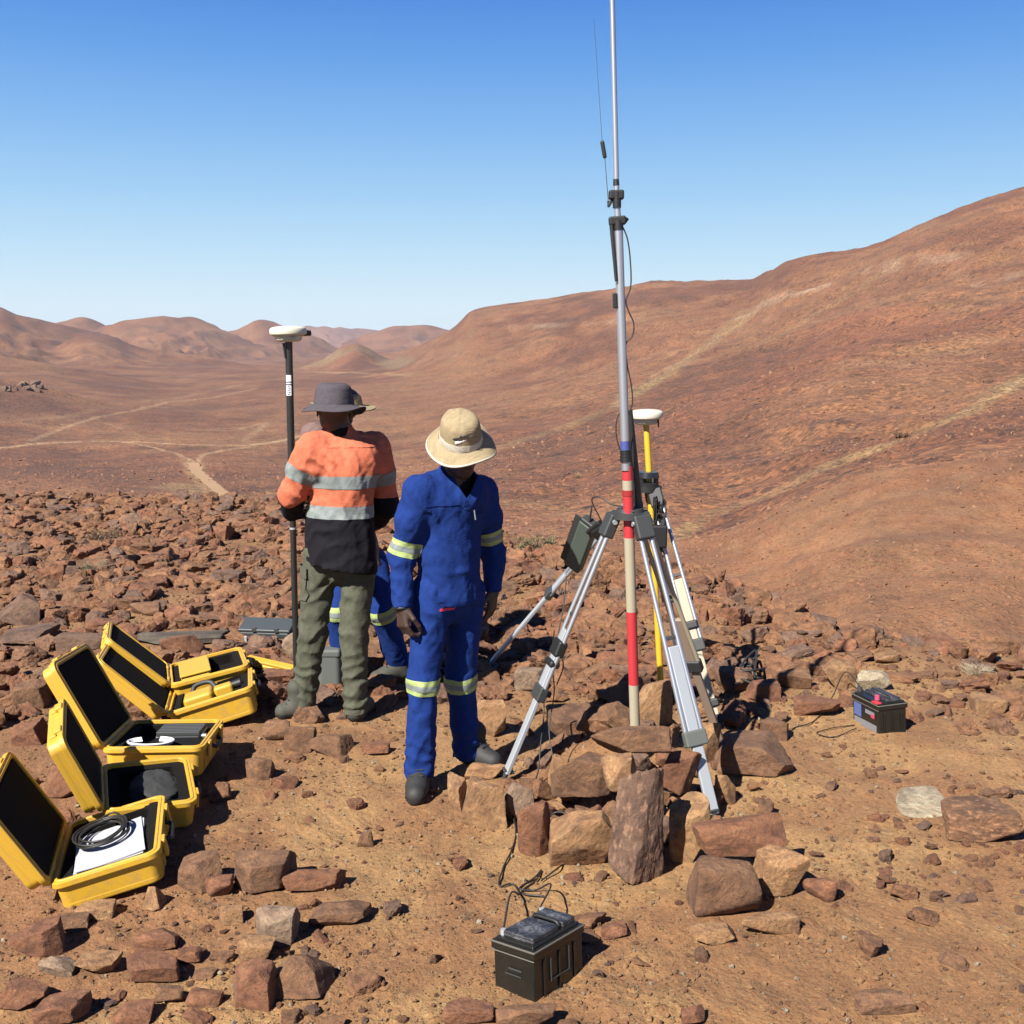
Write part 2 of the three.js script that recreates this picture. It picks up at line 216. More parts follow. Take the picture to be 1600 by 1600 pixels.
{
  const az = []; for (let a = -180; a < -40; a += 6) az.push(a); for (let a = -40; a < -33; a += 1) az.push(a); for (let a = -33; a < 33; a += 0.1) az.push(a); for (let a = 33; a < 40; a += 1) az.push(a); for (let a = 40; a <= 180; a += 6) az.push(a); if (az[az.length - 1] < 180) az.push(180);
  const land = (name, rings) => {
    const nA = az.length, nR = rings.length, pos = new Float32Array(nA * nR * 3), col = new Float32Array(nA * nR * 3), uv = new Float32Array(nA * nR * 2), idx = new Uint32Array((nA - 1) * (nR - 1) * 6); let k = 0;
    for (let j = 0; j < nR; j++) for (let i = 0; i < nA; i++) {
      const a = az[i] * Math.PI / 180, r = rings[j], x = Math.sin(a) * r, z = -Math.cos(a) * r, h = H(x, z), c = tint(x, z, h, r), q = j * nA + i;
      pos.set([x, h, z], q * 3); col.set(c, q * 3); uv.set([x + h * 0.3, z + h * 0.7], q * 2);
    }
    for (let j = 0; j + 1 < nR; j++) for (let i = 0; i + 1 < nA; i++) { const a = j * nA + i; idx.set([a, a + 1, a + nA, a + 1, a + nA + 1, a + nA], k); k += 6; }
    const g = new THREE.BufferGeometry(); g.setAttribute('position', new THREE.BufferAttribute(pos, 3)); g.setAttribute('color', new THREE.BufferAttribute(col, 3)); g.setAttribute('uv', new THREE.BufferAttribute(uv, 2)); g.setIndex(new THREE.BufferAttribute(idx, 1)); g.computeVertexNormals();
    return g;
  };
  const N = 1024, g1 = grains(N, 34, 5), g2 = grains(N, 83, 6), g3 = grains(N, 190, 8), q1 = pn(N, 2.2), q2 = pn(N, 9), q3 = pn(N, 40);
  const hts = new Float32Array(N * N); const colr = dataTex(N, (i, j) => {
    const a = g1(i, j), b = g2(i, j), c = g3(i, j), n = q1(i, j, 3), m = q2(i, j, 9), f = q3(i, j, 5);
    const on = a[1] > 0.9 && a[0] > 0.05, ob = b[1] > 0.72 && b[0] > 0.05;
    hts[j * N + i] = 0.35 + 0.25 * n + 0.15 * m + (on ? a[0] * 0.5 : 0) + (ob ? b[0] * 0.25 : 0) + c[0] * 0.2;
    let v = 0.8 + 0.1 * n + 0.1 * m + 0.14 * f + (c[1] - 0.5) * 0.16, w = 1, s = 1; if (ob) { v += (b[1] - 0.86) * 0.8; w = b[1] > 0.9 ? 1.12 : 0.94; } if (on) { v += (a[1] - 0.95) * 2.4; w = a[1] > 0.95 ? 1.08 : 0.92; }
    return [v, v * w, v * w * w].map((e) => Math.pow(clamp(e, 0, 1), 0.6));
  }, true);
  const bump = dataTex(N, (i, j) => { const v = hts[j * N + i] * 0.7; return [v, v, v]; });
  for (const t of [colr, bump]) t.repeat.set(1 / 1.27, 1 / 1.27);
  const stony = dataTex(N, (i, j) => { const b = g2(i, j), c = g3(i, j), m = q2(i, j, 1), f = q3(i, j, 2); const v = 0.8 + 0.1 * f + 0.1 * m + (b[1] > 0.8 ? (b[1] - 0.9) * 2.2 * Math.min(1, b[0] * 4) : 0) + (c[1] - 0.5) * 0.22; return [v, v, v].map((e) => Math.pow(clamp(e, 0, 1), 0.6)); }, true);
  const stonyB = dataTex(N, (i, j) => { const b = g2(i, j), c = g3(i, j), m = q2(i, j, 1); const v = 0.3 + 0.2 * m + (b[1] > 0.6 ? b[0] * 0.7 : 0) + c[0] * 0.3; return [v, v, v]; });
  for (const t of [stony, stonyB]) t.repeat.set(1 / 17, 1 / 17);
  const scree = dataTex(N, (i, j) => { const a = g1(i, j), b = g2(i, j), c = g3(i, j), m = q2(i, j, 4), f = q3(i, j, 7); let v = 0.74 + 0.12 * f + 0.12 * m + (c[1] - 0.5) * 0.5 + (b[1] > 0.75 ? (b[1] - 0.88) * 2.4 * Math.min(1, b[0] * 4) : 0); if (a[1] > 0.9 && a[0] > 0.1) v -= 0.22; return [v, v * 0.99, v * 0.98].map((e) => Math.pow(clamp(e, 0.1, 1), 0.6)); }, true);
  const screeB = dataTex(N, (i, j) => { const b = g2(i, j), c = g3(i, j), m = q2(i, j, 4); const v = 0.3 + 0.2 * m + (b[1] > 0.6 ? b[0] * 0.7 : 0) + c[0] * 0.4; return [v, v, v]; });
  for (const t of [scree, screeB]) t.repeat.set(1 / 110, 1 / 83);
  const rings1 = [0.02, 0.4, 0.9, 1.4]; for (let r = 1.8; r < 26; r *= 1.0085) rings1.push(r); rings1.push(26);
  const rings2 = [26], rings3 = []; for (let r = 26.5; r < 95; r *= 1.0082) rings2.push(r); rings2.push(95); rings3.push(95); for (let r = 95.6; r < 9000; r *= 1.0074) rings3.push(r);
  tag(mesh('ground', land('ground', rings1), new THREE.MeshStandardMaterial({ vertexColors: true, map: colr, bumpMap: bump, bumpScale: 0.018, roughness: 0.95 })), 'stony reddish brown hilltop ground with a sandy clearing', null, null, 'structure');
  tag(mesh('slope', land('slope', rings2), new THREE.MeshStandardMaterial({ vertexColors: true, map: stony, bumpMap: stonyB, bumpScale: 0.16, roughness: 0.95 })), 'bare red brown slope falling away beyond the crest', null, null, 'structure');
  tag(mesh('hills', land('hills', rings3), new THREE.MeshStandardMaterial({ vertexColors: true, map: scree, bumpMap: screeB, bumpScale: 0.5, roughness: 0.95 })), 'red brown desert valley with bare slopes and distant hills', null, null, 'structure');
}
// dirt tracks on the valley floor
const trackMat = mat([0.27, 0.165, 0.085], 0.95);
function track(pts, w, label) {
  const q = pts.map(([x, y]) => hit(x, y)); q.unshift(q[0].clone().multiplyScalar(2.1).addScaledVector(q[1], -1.1)); const cv = new THREE.CatmullRomCurve3(q, false, 'centripetal'), n = 160, S = 5, pos = [], idx = [], uv = [];
  for (let i = 0; i <= n; i++) { const p = cv.getPoint(i / n), t = cv.getTangent(i / n), s = V(-t.z, 0, t.x).normalize(), ww = w * (0.9 + 0.25 * noise(i * 0.11, w, 3)); for (let k = 0; k <= S; k++) { const e = (k / S - 0.5) * ww, x = p.x + s.x * e, z = p.z + s.z * e; pos.push(x, H(x, z) + 0.1 + 0.0003 * Math.hypot(x, z), z); uv.push(x, z); } }
  for (let i = 0; i < n; i++) for (let k = 0; k < S; k++) { const a = i * (S + 1) + k; idx.push(a, a + S + 1, a + 1, a + 1, a + S + 1, a + S + 2); }
  const g = new THREE.BufferGeometry(); g.setAttribute('position', new THREE.Float32BufferAttribute(pos, 3)); g.setAttribute('uv', new THREE.Float32BufferAttribute(uv, 2)); g.setIndex(idx); g.computeVertexNormals(); if (g.attributes.normal.getY(20) < 0) { g.setIndex(idx.reverse()); g.computeVertexNormals(); }
  tag(mesh('dirt_track', g, trackMat), label, null, null, 'structure');
}
track([[336, 762], [322, 750], [308, 738], [301, 724]], 3, 'pale dirt track curving up from the valley fork towards the crest');

// ------------------------------------------------------------------ rocks
const rockBumpT = (() => { const N = 512, a = pn(N, 3), b = pn(N, 9), c = pn(N, 26); const t = dataTex(N, (i, j) => { const v = 0.5 + 0.25 * a(i, j, 1) + 0.2 * Math.abs(b(i, j, 4)) + 0.22 * c(i, j, 7); return [v, v, v]; }); t.repeat.set(1 / 0.28, 1 / 0.28); return t; })();
const rockMapT = (() => { const N = 512, a = pn(N, 3), b = pn(N, 12), c = pn(N, 40), d = pn(N, 5); const t = dataTex(N, (i, j) => { const v = 0.84 + 0.16 * a(i, j, 3) + 0.18 * b(i, j, 8) + 0.2 * c(i, j, 2), w = 0.06 * d(i, j, 6); return [v + w, v, v - w].map((e) => Math.pow(clamp(e, 0, 1), 0.6)); }, true); t.repeat.set(1 / 0.4, 1 / 0.4); return t; })();
const rockMat = (rgb) => new THREE.MeshStandardMaterial({ color: new THREE.Color().setRGB(...rgb), vertexColors: true, map: rockMapT, bumpMap: rockBumpT, bumpScale: 0.007, roughness: 0.9 });
function boxUV(g, s) { const p = g.attributes.position, n = g.attributes.normal, uv = new Float32Array(p.count * 2); for (let i = 0; i < p.count; i += 3) { const nx = Math.abs(n.getX(i) + n.getX(i + 1) + n.getX(i + 2)), ny = Math.abs(n.getY(i) + n.getY(i + 1) + n.getY(i + 2)), nz = Math.abs(n.getZ(i) + n.getZ(i + 1) + n.getZ(i + 2)); for (let k = i; k < i + 3; k++) { const x = p.getX(k) * s, y = p.getY(k) * s, z = p.getZ(k) * s; uv.set(nx > ny && nx > nz ? [z, y] : ny > nz ? [x, z] : [x, y], k * 2); } } g.setAttribute('uv', new THREE.BufferAttribute(uv, 2)); }
// an angular broken stone filling the box (w, h, d); planes cut it, edges are worn by «soft»
function rockGeo(seed, n, { w = 1, h = 1, d = 1, planes = 8, soft = 55, spots = 0, dark = 0.3, crease = 0.42, taper = 0, uvs = 1, grit = 0.03 } = {}) {
  const r = rng(seed * 7919 + 13), pl = [];
  for (let i = 0; i < planes; i++) { const a = r() * 6.283, y = r() * 2 - 1, q = Math.sqrt(1 - y * y); pl.push([q * Math.cos(a), y, q * Math.sin(a), 0.55 + 0.42 * r()]); }
  for (const s of [-1, 1]) { pl.push([s, 0.2 * (r() - 0.5), 0.4 * (r() - 0.5), 0.7 + 0.25 * r()], [0.4 * (r() - 0.5), s, 0.4 * (r() - 0.5), 0.62 + 0.2 * r()], [0.4 * (r() - 0.5), 0.3 * (r() - 0.5), s, 0.7 + 0.25 * r()]); }
  for (const p of pl) { const l = Math.hypot(p[0], p[1], p[2]); p[0] /= l; p[1] /= l; p[2] /= l; }
  const g = new THREE.IcosahedronGeometry(1, n), p = g.attributes.position, o = r() * 90, mn = [9, 9, 9], mx = [-9, -9, -9];
  for (let i = 0; i < p.count; i++) {
    const x = p.getX(i), y = p.getY(i), z = p.getZ(i); let s = 0;
    for (const q of pl) { const c = q[0] * x + q[1] * y + q[2] * z; if (c > 0.08) s += Math.exp(-soft * q[3] / c); }
    let R = clamp(-Math.log(s + 1e-30) / soft, 0.3, 1.6); R *= 1 + grit * (2 * fbm(x * 2.2 + o, y * 2.2, z * 2.2, 2) + 1.1 * fbm(x * 7 + o, y * 7, z * 7, 3));
    const v = [x * R, y * R, z * R]; for (let k = 0; k < 3; k++) { mn[k] = Math.min(mn[k], v[k]); mx[k] = Math.max(mx[k], v[k]); } p.setXYZ(i, ...v);
  }
  const col = new Float32Array(p.count * 3);
  for (let i = 0; i < p.count; i++) {
    const v = [p.getX(i), p.getY(i), p.getZ(i)].map((e, k) => (e - mn[k]) / (mx[k] - mn[k]) - 0.5);
    const f = 1 + taper * v[1];
    const a = fbm(v[0] * 2.4 + o, v[1] * 2.4, v[2] * 2.4, 4), b = fbm(v[0] * 7, v[1] * 7 + o, v[2] * 7, 3);
    let c = mix3([1, 1, 1], [0.42, 0.4, 0.42], dark * 2.2 * sstep(0.02, 0.3, a)); c = mix3(c, [1.3, 1.4, 1.4], 0.9 * sstep(0.03, 0.26, -a + 0.4 * b)); c = mix3(c, [0.5, 0.46, 0.46], 0.55 * sstep(0.1, 0.25, b - 0.5 * a));
    if (spots) { const e = fbm(v[0] * 9 + 3, v[1] * 13, v[2] * 9 + o, 2); c = mix3(c, [2.3, 2.3, 2.2], spots * sstep(0.1, 0.2, e)); }
    col.set(c, i * 3); p.setXYZ(i, v[0] * w * f, v[1] * h, v[2] * d * f);
  }
  g.setAttribute('color', new THREE.BufferAttribute(col, 3)); g.deleteAttribute('uv'); g.deleteAttribute('normal');
  const out = toCreasedNormals(g, crease); boxUV(out, uvs); return out;
}
const TINTS = { tan: [0.275, 0.147, 0.067], red: [0.178, 0.074, 0.035], brown: [0.165, 0.081, 0.04], dark: [0.14, 0.078, 0.05], grey: [0.235, 0.155, 0.1], gold: [0.31, 0.175, 0.078], pale: [0.34, 0.275, 0.185], soil: [0.19, 0.088, 0.04], slab: [0.085, 0.068, 0.052] };
const ROCKM = Object.fromEntries(Object.entries(TINTS).map(([k, v]) => [k, rockMat(v)]));
const KEEP = []; // footprints that scattered stones keep clear of
let rockSeed = 100;
// a stone seen at the box (x0, y0)-(x1, y1) of the photograph, standing on the ground there
function stone(x0, y0, x1, y1, tone, label, o = {}) {
  const g0 = hit((x0 + x1) / 2, Math.min(1598 + 60, y1 - 2)), base = o.lift ? PH((x0 + x1) / 2, y1 - 2, g0.y + o.lift) : g0, s = pix(base)[2], w = (x1 - x0) / s, hp = (y1 - y0) / s, dl = Math.atan2(EYE - base.y, -base.z);
  let dz = (o.deep || 0.75) * w, hm = o.flat || 0.32, hh = (hp - dz * Math.sin(dl)) / Math.cos(dl); if (hh < hm * w || o.flat) { hh = hm * w; dz = clamp((hp - hh * Math.cos(dl)) / Math.sin(dl), 0.3 * w, 1.3 * w); }
  const sink = o.lift ? 0.02 : 0.12 * hh; const seed = o.seed || ++rockSeed;
  const g = rockGeo(seed, o.n || (x1 - x0 > 55 ? 22 : 12), { w: w * 1.04, h: hh + sink, d: dz, uvs: 1, ...o });
  const m = mesh('rock', g, ROCKM[tone]); m.position.set(base.x, base.y + (hh - sink) / 2, base.z - dz / 2 * 0.92); m.rotation.set(o.rx || 0, o.ry || 0, o.rz || 0);
  KEEP.push([m.position.x, m.position.z, Math.max(w, dz) * 0.5]);
  return tag(m, label, 'rock');
}
// the stones heaped round the foot of the striped pole
stone(958, 1185, 1040, 1386, 'dark', 'tall dark upright stone with pale lichen spots in front of the pole', { spots: 0.6, deep: 0.8, seed: 57, n: 36, taper: -0.3, soft: 40, dark: 0.25, grit: 0.07, planes: 5, rz: -0.05 });
stone(925, 1136, 1050, 1180, 'brown', 'long brown stone lying like a beam at the foot of the striped pole', { lift: 0.18, deep: 0.4, seed: 12, spots: 0.2 });
stone(862, 1252, 956, 1362, 'tan', 'large squared tan block with a dark lower corner left of the tall upright stone', { seed: 13, n: 30, rz: -0.06, planes: 9 });
stone(808, 1250, 862, 1345, 'red', 'small tan and red block with a wire behind it left of the squared block', { seed: 14, rz: 0.08 });
stone(864, 1166, 958, 1252, 'brown', 'broad cracked brown stone in the middle of the heap', { lift: 0.08, seed: 15, n: 26 });
stone(944, 1172, 1002, 1234, 'tan', 'pointed tan stone wedged above the tall upright stone', { lift: 0.2, seed: 16, taper: 0.5 });
stone(912, 1088, 992, 1152, 'brown', 'peaked brown stone just left of the foot of the striped pole', { seed: 17, taper: -0.5 });
stone(1036, 1160, 1090, 1236, 'red', 'slanting reddish stone between the upright stone and the silver leg', { seed: 18, lift: 0.1, rz: -0.35 });
stone(1046, 1240, 1108, 1352, 'gold', 'golden brown stone with pitted face left of the front silver leg', { seed: 19, n: 26, taper: 0.15 });
stone(1088, 1284, 1230, 1334, 'red', 'flat reddish slab with a tail under the front silver leg', { seed: 20, lift: 0.11, deep: 0.5, rz: 0.08, planes: 8 });
stone(1084, 1330, 1192, 1440, 'brown', 'rounded brown boulder with red underside in front of the flat slab', { seed: 21, n: 30, soft: 14 });
stone(1186, 1318, 1266, 1408, 'tan', 'mottled tan block right of the rounded boulder', { seed: 22, n: 26, spots: 0.3, planes: 9 });
stone(1262, 1368, 1308, 1412, 'red', 'small smooth red stone at the right end of the heap', { seed: 23, soft: 12 });
stone(722, 1212, 790, 1297, 'tan', 'tan block with slanted top beside the foot of the left leg', { seed: 24, n: 24, taper: -0.25, planes: 8 });
stone(786, 1218, 834, 1286, 'grey', 'smooth grey brown stone against the foot of the left leg', { seed: 25, soft: 11 });
stone(698, 1206, 728, 1290, 'tan', 'thin upright tan slab at the left end of the heap', { seed: 26, deep: 1.8 });
stone(716, 1196, 790, 1222, 'tan', 'low tan ledge stone behind the slanted block', { seed: 27 });
stone(1124, 1128, 1246, 1216, 'brown', 'big low tan brown slab striped by the shadows of the legs', { seed: 28, n: 28, deep: 1 });
stone(1088, 1126, 1126, 1196, 'tan', 'tan stone just behind the clamp of the front silver leg', { seed: 29 });
stone(1118, 1205, 1152, 1262, 'tan', 'tan stone in the shade right of the front silver leg', { seed: 30 });
stone(804, 1040, 852, 1084, 'grey', 'round pale grey stone behind the left silver leg', { seed: 31, soft: 12 });
stone(742, 1090, 790, 1154, 'tan', 'tan block right of the knees of the man in blue', { seed: 32 });
stone(985, 1055, 1050, 1150, 'tan', 'tan stone behind the yellow pole', { seed: 33 });
stone(856, 1180, 880, 1248, 'tan', 'narrow tan stone left of the cracked brown stone', { seed: 34 });
stone(856, 1096, 926, 1160, 'brown', 'earthy brown boulder behind the cracked stone of the heap', { seed: 44, deep: 1.1, n: 26, soft: 12 });
{ // smaller stones packed between the big ones
  const r = rng(616), tn = ['brown', 'tan', 'red', 'soil', 'brown', 'dark'];
  for (let i = 0; i < 95; i++) { const a = r() * 6.283, q = Math.sqrt(r()), x = 0.54 + Math.cos(a) * q * 0.56, z = -4.5 - Math.sin(a) * q * 0.55, s = 0.05 + 0.12 * r() * r(), g = rockGeo(3000 + i, 9, { w: s, h: s * (0.5 + 0.4 * r()), d: s * (0.6 + 0.4 * r()), grit: 0.07 }), m = mesh('heap_stone', g, ROCKM[tn[Math.floor(r() * 6)]]); m.position.set(x, H(x, z) + s * 0.22 + 0.06 * r() * (1 - q), z); m.rotation.set((r() - 0.5) * 0.9, r() * 6, (r() - 0.5) * 0.9); tag(m, 'small angular stone packed between the large stones of the heap', 'rock', 'small stones packed in the heap'); }
}
// foreground left
for (const [a, b, c, d, t, l, o] of [
  [10, 1430, 90, 1497, 'red', 'split red stone near the left edge below the front case'], [110, 1404, 174, 1441, 'tan', 'rounded tan stone under the near corner of the front case', { soft: 11 }],
  [80, 1426, 133, 1461, 'brown', 'dark fronted stone beside the rounded one below the front case'], [52, 1487, 112, 1533, 'grey', 'grey brown stone below the split red stone'],
  [112, 1486, 177, 1529, 'tan', 'tan wedge shaped stone right of the grey brown one'], [200, 1444, 274, 1490, 'red', 'rough red stone above the broad salmon stone'],
  [186, 1482, 274, 1541, 'red', 'broad salmon red stone in the lower left', { planes: 8 }], [274, 1478, 312, 1510, 'red', 'small red stone right of the broad salmon one'],
  [-8, 1526, 66, 1584, 'red', 'large red stone cut by the left edge of the view'], [48, 1546, 126, 1606, 'red', 'dark red angular stone in the lower left corner'],
  [224, 1378, 250, 1426, 'tan', 'thin upright triangular tan stone beside the front case', { deep: 1.2, taper: -0.9 }], [274, 1330, 342, 1398, 'brown', 'hollow brown stone right of the front case'],
  [318, 1366, 360, 1406, 'red', 'small rounded red stone below the hollow brown one', { soft: 12 }], [356, 1318, 452, 1402, 'brown', 'big brown stone with grey underside half buried in sand', { n: 26 }],
  [442, 1350, 534, 1398, 'red', 'low reddish stone right of the big half buried one'], [482, 1402, 574, 1454, 'brown', 'flat purplish brown stone at the right of the foreground stones'],
  [394, 1410, 462, 1486, 'grey', 'tan and grey angular stone with a strong shadow', { n: 24 }], [338, 1412, 378, 1448, 'tan', 'small tan stone half buried in the sand'],
  [370, 1458, 426, 1509, 'tan', 'pale tan stone left of the angular grey one'], [358, 1502, 426, 1582, 'red', 'steep red brown stone leaning to the left'],
  [418, 1478, 510, 1565, 'brown', 'peaked dark brown stone right of the leaning one', { taper: -0.5, n: 24 }], [240, 1534, 284, 1574, 'brown', 'small brown stone in the lower left gravel'],
  [288, 1544, 342, 1577, 'red', 'flat red stone between the gravel patches'], [170, 1564, 232, 1606, 'red', 'red stone cut by the lower edge of the view'],
  [300, 1512, 336, 1534, 'brown', 'small brown stone above the flat red one'], [690, 1558, 770, 1606, 'red', 'red stone left of the front battery at the lower edge'],
  [770, 1572, 870, 1612, 'brown', 'low reddish stone just under the front battery'], [1340, 1544, 1432, 1590, 'brown', 'low brown stone alone in the lower right'],
  [1066, 1570, 1104, 1606, 'red', 'small upright red stone at the lower edge of the view'], [560, 1298, 582, 1326, 'brown', 'small pointed stone alone on the sand left of the heap', { taper: -0.6 }],
  [410, 1120, 452, 1162, 'brown', 'rounded brown stone at the left boot of the man in orange', { soft: 12 }], [440, 1128, 492, 1178, 'brown', 'stone under the left boot of the man in orange'],
  [480, 1142, 548, 1184, 'brown', 'broad earthy stone between the boots of the man in orange', { soft: 14 }], [562, 1156, 608, 1184, 'red', 'small block right of the boots of the man in orange'],
  [424, 1212, 462, 1236, 'red', 'flat red stone on the sand in front of the man in orange'], [380, 1180, 424, 1222, 'brown', 'brown stone on the edge of the sandy patch by the cases'],
  [330, 1010, 352, 1030, 'red', 'little red stone behind the rear yellow case'], [1490, 1230, 1598, 1320, 'brown', 'large brown boulder with pale patches at the right edge', { n: 28, spots: 0.6, flat: 0.42 }],
  [1412, 1218, 1500, 1278, 'pale', 'pale grey green flat stone left of the boulder at the right edge', { flat: 0.1, soft: 14 }], [1524, 1080, 1582, 1120, 'tan', 'tan rounded stone at the right edge beyond the battery', { soft: 12 }],
  [1288, 1030, 1342, 1078, 'tan', 'tan block behind the battery on the right'], [1344, 1046, 1394, 1084, 'pale', 'pale yellowish stone directly behind the battery on the right'],
  [1372, 1018, 1412, 1040, 'tan', 'small smooth tan stone farther behind the battery on the right', { soft: 12 }], [1244, 1085, 1316, 1122, 'red', 'squared reddish stone left of the battery on the right'],
  [1190, 1120, 1236, 1160, 'brown', 'brown stone between the striped slab and the right battery'], [1120, 1040, 1180, 1086, 'brown', 'brown stone beyond the right tripod leg', {}],
  [1170, 1060, 1220, 1100, 'red', 'reddish stone beside the one beyond the right tripod leg'], [1210, 1040, 1270, 1080, 'brown', 'low brown stone in the rubble left of the right battery'],
  [4, 928, 62, 978, 'dark', 'large dark pointed rock at the left edge of the rubble field', { taper: -0.7, n: 20, rz: -0.4, planes: 6 }], [-10, 966, 62, 1012, 'dark', 'dark rock in front of the large pointed rock at the left edge', { flat: 0.25 }],
  [330, 888, 378, 910, 'dark', 'flat dark rock in the middle of the rubble field'], [198, 938, 248, 964, 'brown', 'wedge shaped brown rock above the yellow cases'],
  [212, 984, 352, 1010, 'slab', 'long flat grey slab lying behind the yellow cases', { flat: 0.11, planes: 7, ry: 0.2 }], [250, 988, 312, 1030, 'red', 'reddish rock leaning on the long flat grey slab'],
  [80, 986, 160, 1022, 'dark', 'dark hollow rock behind the tallest case lid'], [440, 985, 470, 1025, 'grey', 'greyish round stone behind the boot of the man in orange', { soft: 11 }],
  [20, 1060, 70, 1110, 'brown', 'brown rock left of the yellow cases'], [10, 1120, 66, 1168, 'red', 'red rock behind the lid of the front case'], [70, 1190, 130, 1250, 'red', 'red rock squeezed between the two nearest case lids'],
  [1080, 1440, 1150, 1480, 'tan', 'sandy flat stone below the rounded brown boulder'], [1160, 1424, 1252, 1466, 'tan', 'pale tan stone embedded in the ground below the mottled block', { soft: 12 }],
  [940, 1440, 980, 1470, 'red', 'small red stone right of the front battery'], [900, 1452, 938, 1478, 'brown', 'small brown stone touching the back of the front battery'],
]) stone(a, b, c, d, t, l, o || {});

// scattered stones: the larger ones one by one, the rest as rubble
const zone = (px, py) => { // [chance of a stone, middling size in m]
  const far = sstep(1150, 1040, py + (px > 1350 ? (px - 1350) * -0.3 : 0)), rightside = sstep(1250, 1400, px);
  const left = sstep(330, 180, px) , low = sstep(1380, 1450, py) * sstep(640, 480, px);
  return Math.max(far * lerp(1, 0.3, rightside), left * 0.7 * sstep(1250, 1100, py), low * 0.95, 0.13 + 0.14 * rightside);
};
function free(x, z, r) { for (const k of KEEP) if (Math.hypot(x - k[0], z - k[1]) < k[2] + r * 0.7) return false; return true; }
function scatterStones() {
  const shapes = []; for (let i = 0; i < 14; i++) shapes.push(rockGeo(500 + i, 7, { planes: 6 + i % 5, soft: 50, crease: 0.4, uvs: 0.14, h: [0.35, 0.6, 0.8][i % 3], d: 0.6 + 0.35 * (i % 2), grit: 0.13, taper: (i % 4 - 1.5) * 0.35 }));
  const tones = ['red', 'brown', 'soil', 'soil', 'red', 'dark', 'soil'], r = rng(4242), list = [];
  const add = (n, d0, d1, s0, s1, pw, thr) => { for (let i = 0; i < n; i++) { const a = (r() - 0.5) * 1.14, d = Math.sqrt(lerp(d0 * d0, d1 * d1, r())), x = Math.tan(a) * d, z = -d, q = pix(V(x, 0, z)), sz = s0 * Math.pow(s1 / s0, Math.pow(r(), pw)), ok = r(); const cl = 0.55 + 0.9 * fbm(x * 0.9, 5, z * 0.9, 3) * 2; if (ok > zone(q[0], q[1]) * thr * clamp(cl, 0.15, 1.3) || q[0] < -120 || q[0] > 1720 || q[1] > 1720) continue; if (!free(x, z, sz * 0.5)) continue; list.push([x, z, sz, r(), r(), r(), r()]); } };
  add(80000, 5.2, 14.5, 0.015, 0.25, 4.0, 1.45); add(14000, 2.2, 7, 0.014, 0.1, 2.6, 1.15); add(7000, 10, 18, 0.04, 0.2, 3, 1);
  list.sort((a, b) => b[2] / Math.hypot(b[0], b[1]) - a[2] / Math.hypot(a[0], a[1]));
  const N1 = 210, big = list.slice(0, N1), rest = list.slice(N1), near = H(0, -4);
  const place = (o, e) => { const [x, z, s, a, b, c] = e, y = H(x, z); o.position.set(x, y + s * (0.02 + 0.14 * c), z); o.rotation.set((a - 0.5) * 0.7, b * 6.28, (c - 0.5) * 0.7); o.scale.setScalar(s); };
  const where = (q) => {
    const [x, y] = q;
    if (y > 1230) return x < 760 ? (y > 1420 ? 'in the gravel of the lower left corner' : 'between the front case and the stone heap') : x < 1300 ? 'on the sand in front of the stone heap' : 'on the bare ground in the lower right';
    if (x < 470) return y < 850 ? (x < 220 ? 'along the crest at the far left' : 'along the crest left of the man in orange') : y < 930 ? (x < 220 ? 'in the middle of the left rubble field' : 'in the rubble left of the man in orange') : y < 1010 ? (x < 170 ? 'at the left edge behind the cases' : 'in the rubble just behind the cases') : (x < 120 ? 'at the left edge beside the cases' : 'between the cases and the man in orange');
    if (x < 800) return y < 1000 ? 'in the rubble behind the two men' : 'on the ground around the feet of the two men';
    if (x < 1000) return y < 960 ? 'near the crest behind the left tripod legs' : y < 1080 ? 'in the rubble behind the front tripod' : 'among the feet of the front tripod';
    if (x < 1290) return y < 1000 ? 'on the crest right of the tripods' : y < 1090 ? 'in the rubble right of the tripods' : 'between the stone heap and the right battery';
    return y < 1090 ? 'on the crest beyond the right battery' : 'on the ground around the right battery';
  };
  const sorted = big.map((e) => e[2]).sort((p, q) => p - q), s1 = sorted[Math.floor(N1 / 3)], s2 = sorted[Math.floor(2 * N1 / 3)], hue = { red: 'reddish', brown: 'brown', soil: 'earthy brown', dark: 'dark' };
  const made = {}; for (const e of big) { const q = pix(V(e[0], 0, e[1])), tone = tones[Math.floor(e[3] * 97) % 7], l = (e[2] < s1 ? 'small ' : e[2] < s2 ? 'middling ' : 'large ') + hue[tone] + ' loose stone ' + where(q); const m = mesh('loose_stone', shapes[Math.floor(e[6] * 14)], ROCKM[tone]); place(m, e); tag(m, l, 'rock'); (made[l] = made[l] || []).push(m); }
  for (const [l, list] of Object.entries(made)) if (list.length > 1) for (const m of list) m.userData.group = l.replace('loose stone', 'loose stones');
  const D = new THREE.Object3D(), col = new THREE.Color(), white = rockMat([1, 1, 1]);
  for (let k = 0; k < 14; k++) { const mine = rest.filter((e) => Math.floor(e[6] * 14) === k), im = new THREE.InstancedMesh(shapes[k], white, mine.length); im.castShadow = im.receiveShadow = true; mine.forEach((e, i) => { place(D, e); D.updateMatrix(); im.setMatrixAt(i, D.matrix); const t = TINTS[tones[Math.floor(e[3] * 97) % 7]], v = 0.85 + 0.4 * e[4]; im.setColorAt(i, col.setRGB(t[0] * v, t[1] * v, t[2] * v)); }); im.name = numbered('rubble'); tag(im, 'small broken stones strewn over the hilltop', null, null, 'stuff'); scene.add(im); }
  // gravel
  const peb = []; for (let i = 0; i < 4; i++) peb.push(rockGeo(700 + i, 2, { planes: 7, soft: 40, crease: 0.4, uvs: 0.03, h: 0.7 }));
